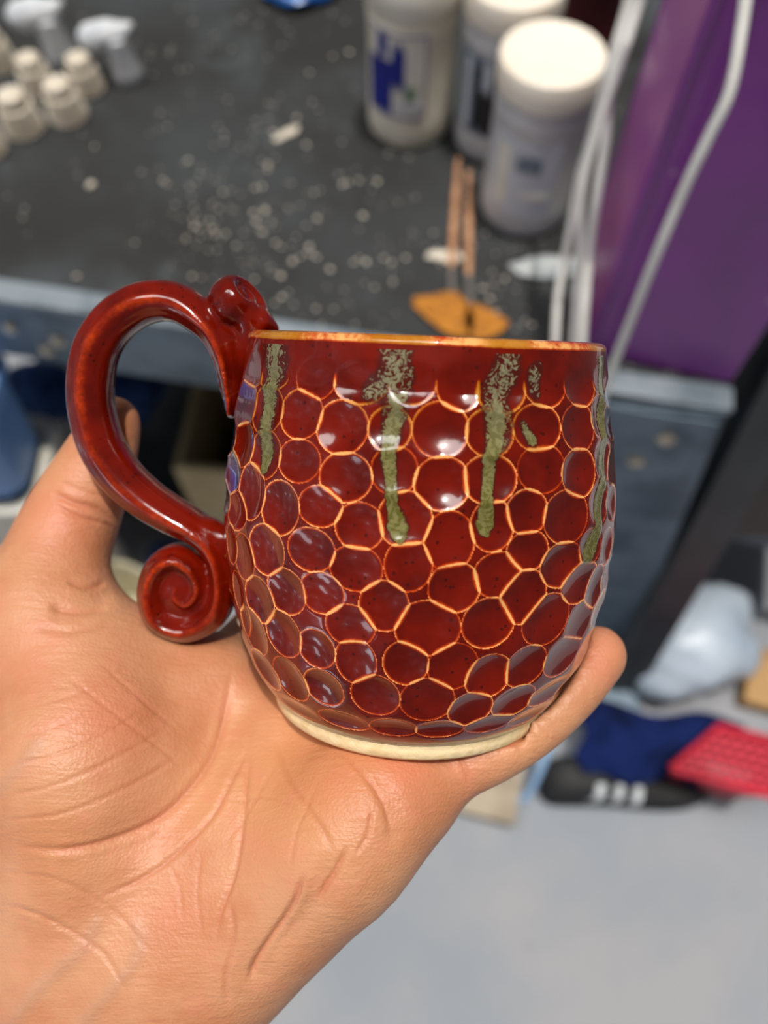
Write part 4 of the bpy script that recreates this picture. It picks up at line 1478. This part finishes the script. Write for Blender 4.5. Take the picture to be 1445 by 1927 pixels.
def hand_fields(V):
    """crease, vein and tint fields from lines drawn on the palm"""
    px = CX + F_PX * V[:, 0] / -V[:, 2]; py = CY - F_PX * V[:, 1] / -V[:, 2]
    xy = np.stack([px, py], 1)
    cre = np.zeros(len(V)); disp = np.zeros(len(V)); vein = np.zeros(len(V)); pink = np.zeros(len(V)); yel = np.zeros(len(V))
    def line(P, w, dep_, tint=1.0, ridge=0):
        nonlocal cre, disp
        C_ = catmull([(a_, b_, 0) for a_, b_ in P], 6)[:, :2]
        dd = np.full(len(V), 1e9); tt = np.zeros(len(V))
        for i in range(len(C_) - 1):
            d_, t_ = seg_dist(xy, C_[i], C_[i + 1])
            up = d_ < dd; dd = np.where(up, d_, dd); tt = np.where(up, (i + t_) / (len(C_) - 1), tt)
        tap = np.clip(np.minimum(tt, 1 - tt) * 6, .0, 1)
        g = np.exp(-(dd / w) ** 2) * tap
        disp -= dep_ * g
        disp += dep_ * .16 * np.exp(-((dd - 2.2 * w) / (1.2 * w)) ** 2) * tap
        cre = np.maximum(cre, tint * np.exp(-(dd / (w * .8)) ** 2) * tap)
    for P, w, dp_, ti in CREASES:
        line(P, max(4.2, w * .72), dp_ * (.62 if dp_ > .00045 else .45), ti)
    for (cx_, cy_, r_, k_) in PINK:
        pink = np.maximum(pink, k_ * np.exp(-(((px - cx_) ** 2 + (py - cy_) ** 2) / r_ ** 2)))
    for (cx_, cy_, r_, k_) in YEL:
        yel = np.maximum(yel, k_ * np.exp(-(((px - cx_) ** 2 + (py - cy_) ** 2) / r_ ** 2)))
    for P, w in VEINS:
        C_ = catmull([(a_, b_, 0) for a_, b_ in P], 5)[:, :2]
        dd = np.full(len(V), 1e9)
        for i in range(len(C_) - 1):
            dd = np.minimum(dd, seg_dist(xy, C_[i], C_[i + 1])[0])
        g = np.exp(-(dd / w) ** 2)
        vein = np.maximum(vein, g); disp += .00035 * g
    return cre, disp, vein, pink, yel


CREASES = [
    ([(436,1262),(425,1340),(399,1421),(354,1487),(299,1543),(221,1581),(120,1600),(20,1590)], 9, .0011, .8),
    ([(471,1400),(440,1460),(405,1530),(360,1580),(310,1626),(250,1662),(180,1690)], 7, .0007, .7),
    ([(470,1405),(462,1480),(454,1554),(440,1640),(415,1720),(405,1780)], 7, .0007, .55),
    ([(515,1385),(545,1470),(600,1550),(628,1605)], 7, .0005, .5),
    ([(640,1415),(690,1465),(722,1515),(738,1570)], 7, .0005, .5),
    ([(655,1590),(632,1640),(612,1672),(598,1700)], 8, .0010, .8),
    ([(572,1640),(552,1700),(510,1765),(480,1815),(470,1850)], 8, .0012, .8),
    ([(700,1520),(692,1570),(668,1610)], 6, .0005, .4),
    ([(380,1600),(372,1680),(380,1760)], 6, .0004, .35),
    ([(430,1690),(440,1760),(425,1840),(430,1900)], 8, .0006, .4),
    ([(300,1600),(335,1660),(345,1740)], 6, .0003, .3),
    ([(95,925),(135,945),(180,958),(222,985)], 8, .0009, .7),
    ([(100,948),(145,972),(195,985),(222,1000)], 6, .0006, .6),
    ([(110,905),(160,925),(215,940)], 6, .0003, .3),
    ([(125,1095),(165,1105),(200,1098)], 8, .0009, .6),
    ([(90,1140),(150,1150),(205,1142)], 9, .0009, .5),
    ([(60,1180),(140,1188),(225,1170)], 9, .0006, .4),
    ([(436,1262),(420,1350),(385,1445),(330,1520),(240,1580),(120,1615)], 46, .0022, .0),
    ([(640,1600),(590,1700),(500,1800),(470,1860)], 34, .0016, .0),
    ([(470,1400),(450,1560),(420,1720)], 30, .0010, .0),
    ([(700,1450),(735,1520),(740,1600)], 26, .0010, .0),
    ([(90,1150),(150,1145),(215,1120)], 30, .0012, .0),
    ([(855,1405),(872,1440),(885,1480)], 6, .0005, .5),
    ([(1000,1345),(1022,1372),(1040,1395)], 5, .0003, .3),
    ([(0,1440),(90,1425),(190,1385),(280,1330)], 6, .00035, .3),
    ([(0,1500),(110,1475),(220,1425),(330,1360)], 6, .0004, .35),
    ([(0,1545),(120,1530),(240,1480),(350,1415)], 6, .00045, .4),
    ([(20,1390),(110,1365),(200,1320)], 5, .0003, .25),
    ([(60,1330),(160,1300),(250,1250)], 5, .0003, .25),
    ([(110,1260),(200,1330),(290,1400),(350,1450)], 5, .0003, .3),
    ([(180,1240),(270,1320),(340,1380)], 5, .0003, .3),
    ([(0,1640),(120,1660),(220,1720),(290,1800)], 7, .0004, .3),
    ([(0,1700),(90,1730),(190,1790),(240,1870)], 7, .0005, .3),
    ([(520,1440),(470,1520),(420,1590)], 5, .0003, .3),
    ([(560,1520),(500,1500),(440,1510)], 4, .0003, .25),
    ([(600,1470),(560,1560),(545,1640)], 5, .0003, .3),
]
VEINS = [([(20,1930),(80,1850),(150,1790),(180,1740)], 16), ([(150,1930),(220,1850),(262,1790),(255,1740)], 14), ([(0,1480),(40,1440),(70,1400)], 14)]
PINK = [(110,970,70,.9),(190,1350,90,.7),(60,1230,90,.5),(640,1480,60,.5),(1125,1230,60,1.0),(760,1450,60,.9),(330,1700,90,.4),(300,1560,60,.4),(215,930,40,.8),(880,1440,50,.4),(500,1600,60,.35)]
YEL = [(560,1480,150,.9),(420,1500,80,.6),(80,880,60,.4),(600,1400,90,.7),(120,1560,100,.4),(980,1380,60,.4)]

hme_obj = link_mesh('hand', cam2world(Vh), Fh, M['skin'])
sb = hme_obj.modifiers.new('s', 'SUBSURF'); sb.levels = 2; sb.render_levels = 2
smo = hme_obj.modifiers.new('sm', 'SMOOTH'); smo.iterations = 3; smo.factor = .5
hme_obj.modifiers.move(1, 0)
dg = bpy.context.evaluated_depsgraph_get()
em = bpy.data.meshes.new_from_object(hme_obj.evaluated_get(dg))
hme_obj.modifiers.clear()
old = hme_obj.data; hme_obj.data = em; em.name = 'hand'; bpy.data.meshes.remove(old)
co = np.zeros(len(em.vertices) * 3); em.vertices.foreach_get('co', co); co = co.reshape(-1, 3)
no = np.zeros(len(em.vertices) * 3); em.vertices.foreach_get('normal', no); no = no.reshape(-1, 3)
loc = np.array(hme_obj.location)
Vc = (co + loc - CAM) @ RC
nc = no @ RC
facing = np.clip((nc * (-Vc / np.linalg.norm(Vc, axis=1)[:, None])).sum(1) * 3, 0, 1)
cre, disp, vein, pink, yel = hand_fields(Vc)
co = co + no * (disp * facing)[:, None]
em.vertices.foreach_set('co', co.ravel()); em.update()
for nm, v_ in (('crease', cre * facing), ('vein', vein * facing), ('pink', pink), ('yellow', yel)):
    put_attr(hme_obj, nm, v_)
em.polygons.foreach_set('use_smooth', np.ones(len(em.polygons), bool))
tag(hme_obj, 'open left hand, palm up, with thumb behind the handle, cradling the red mug', 'hand')
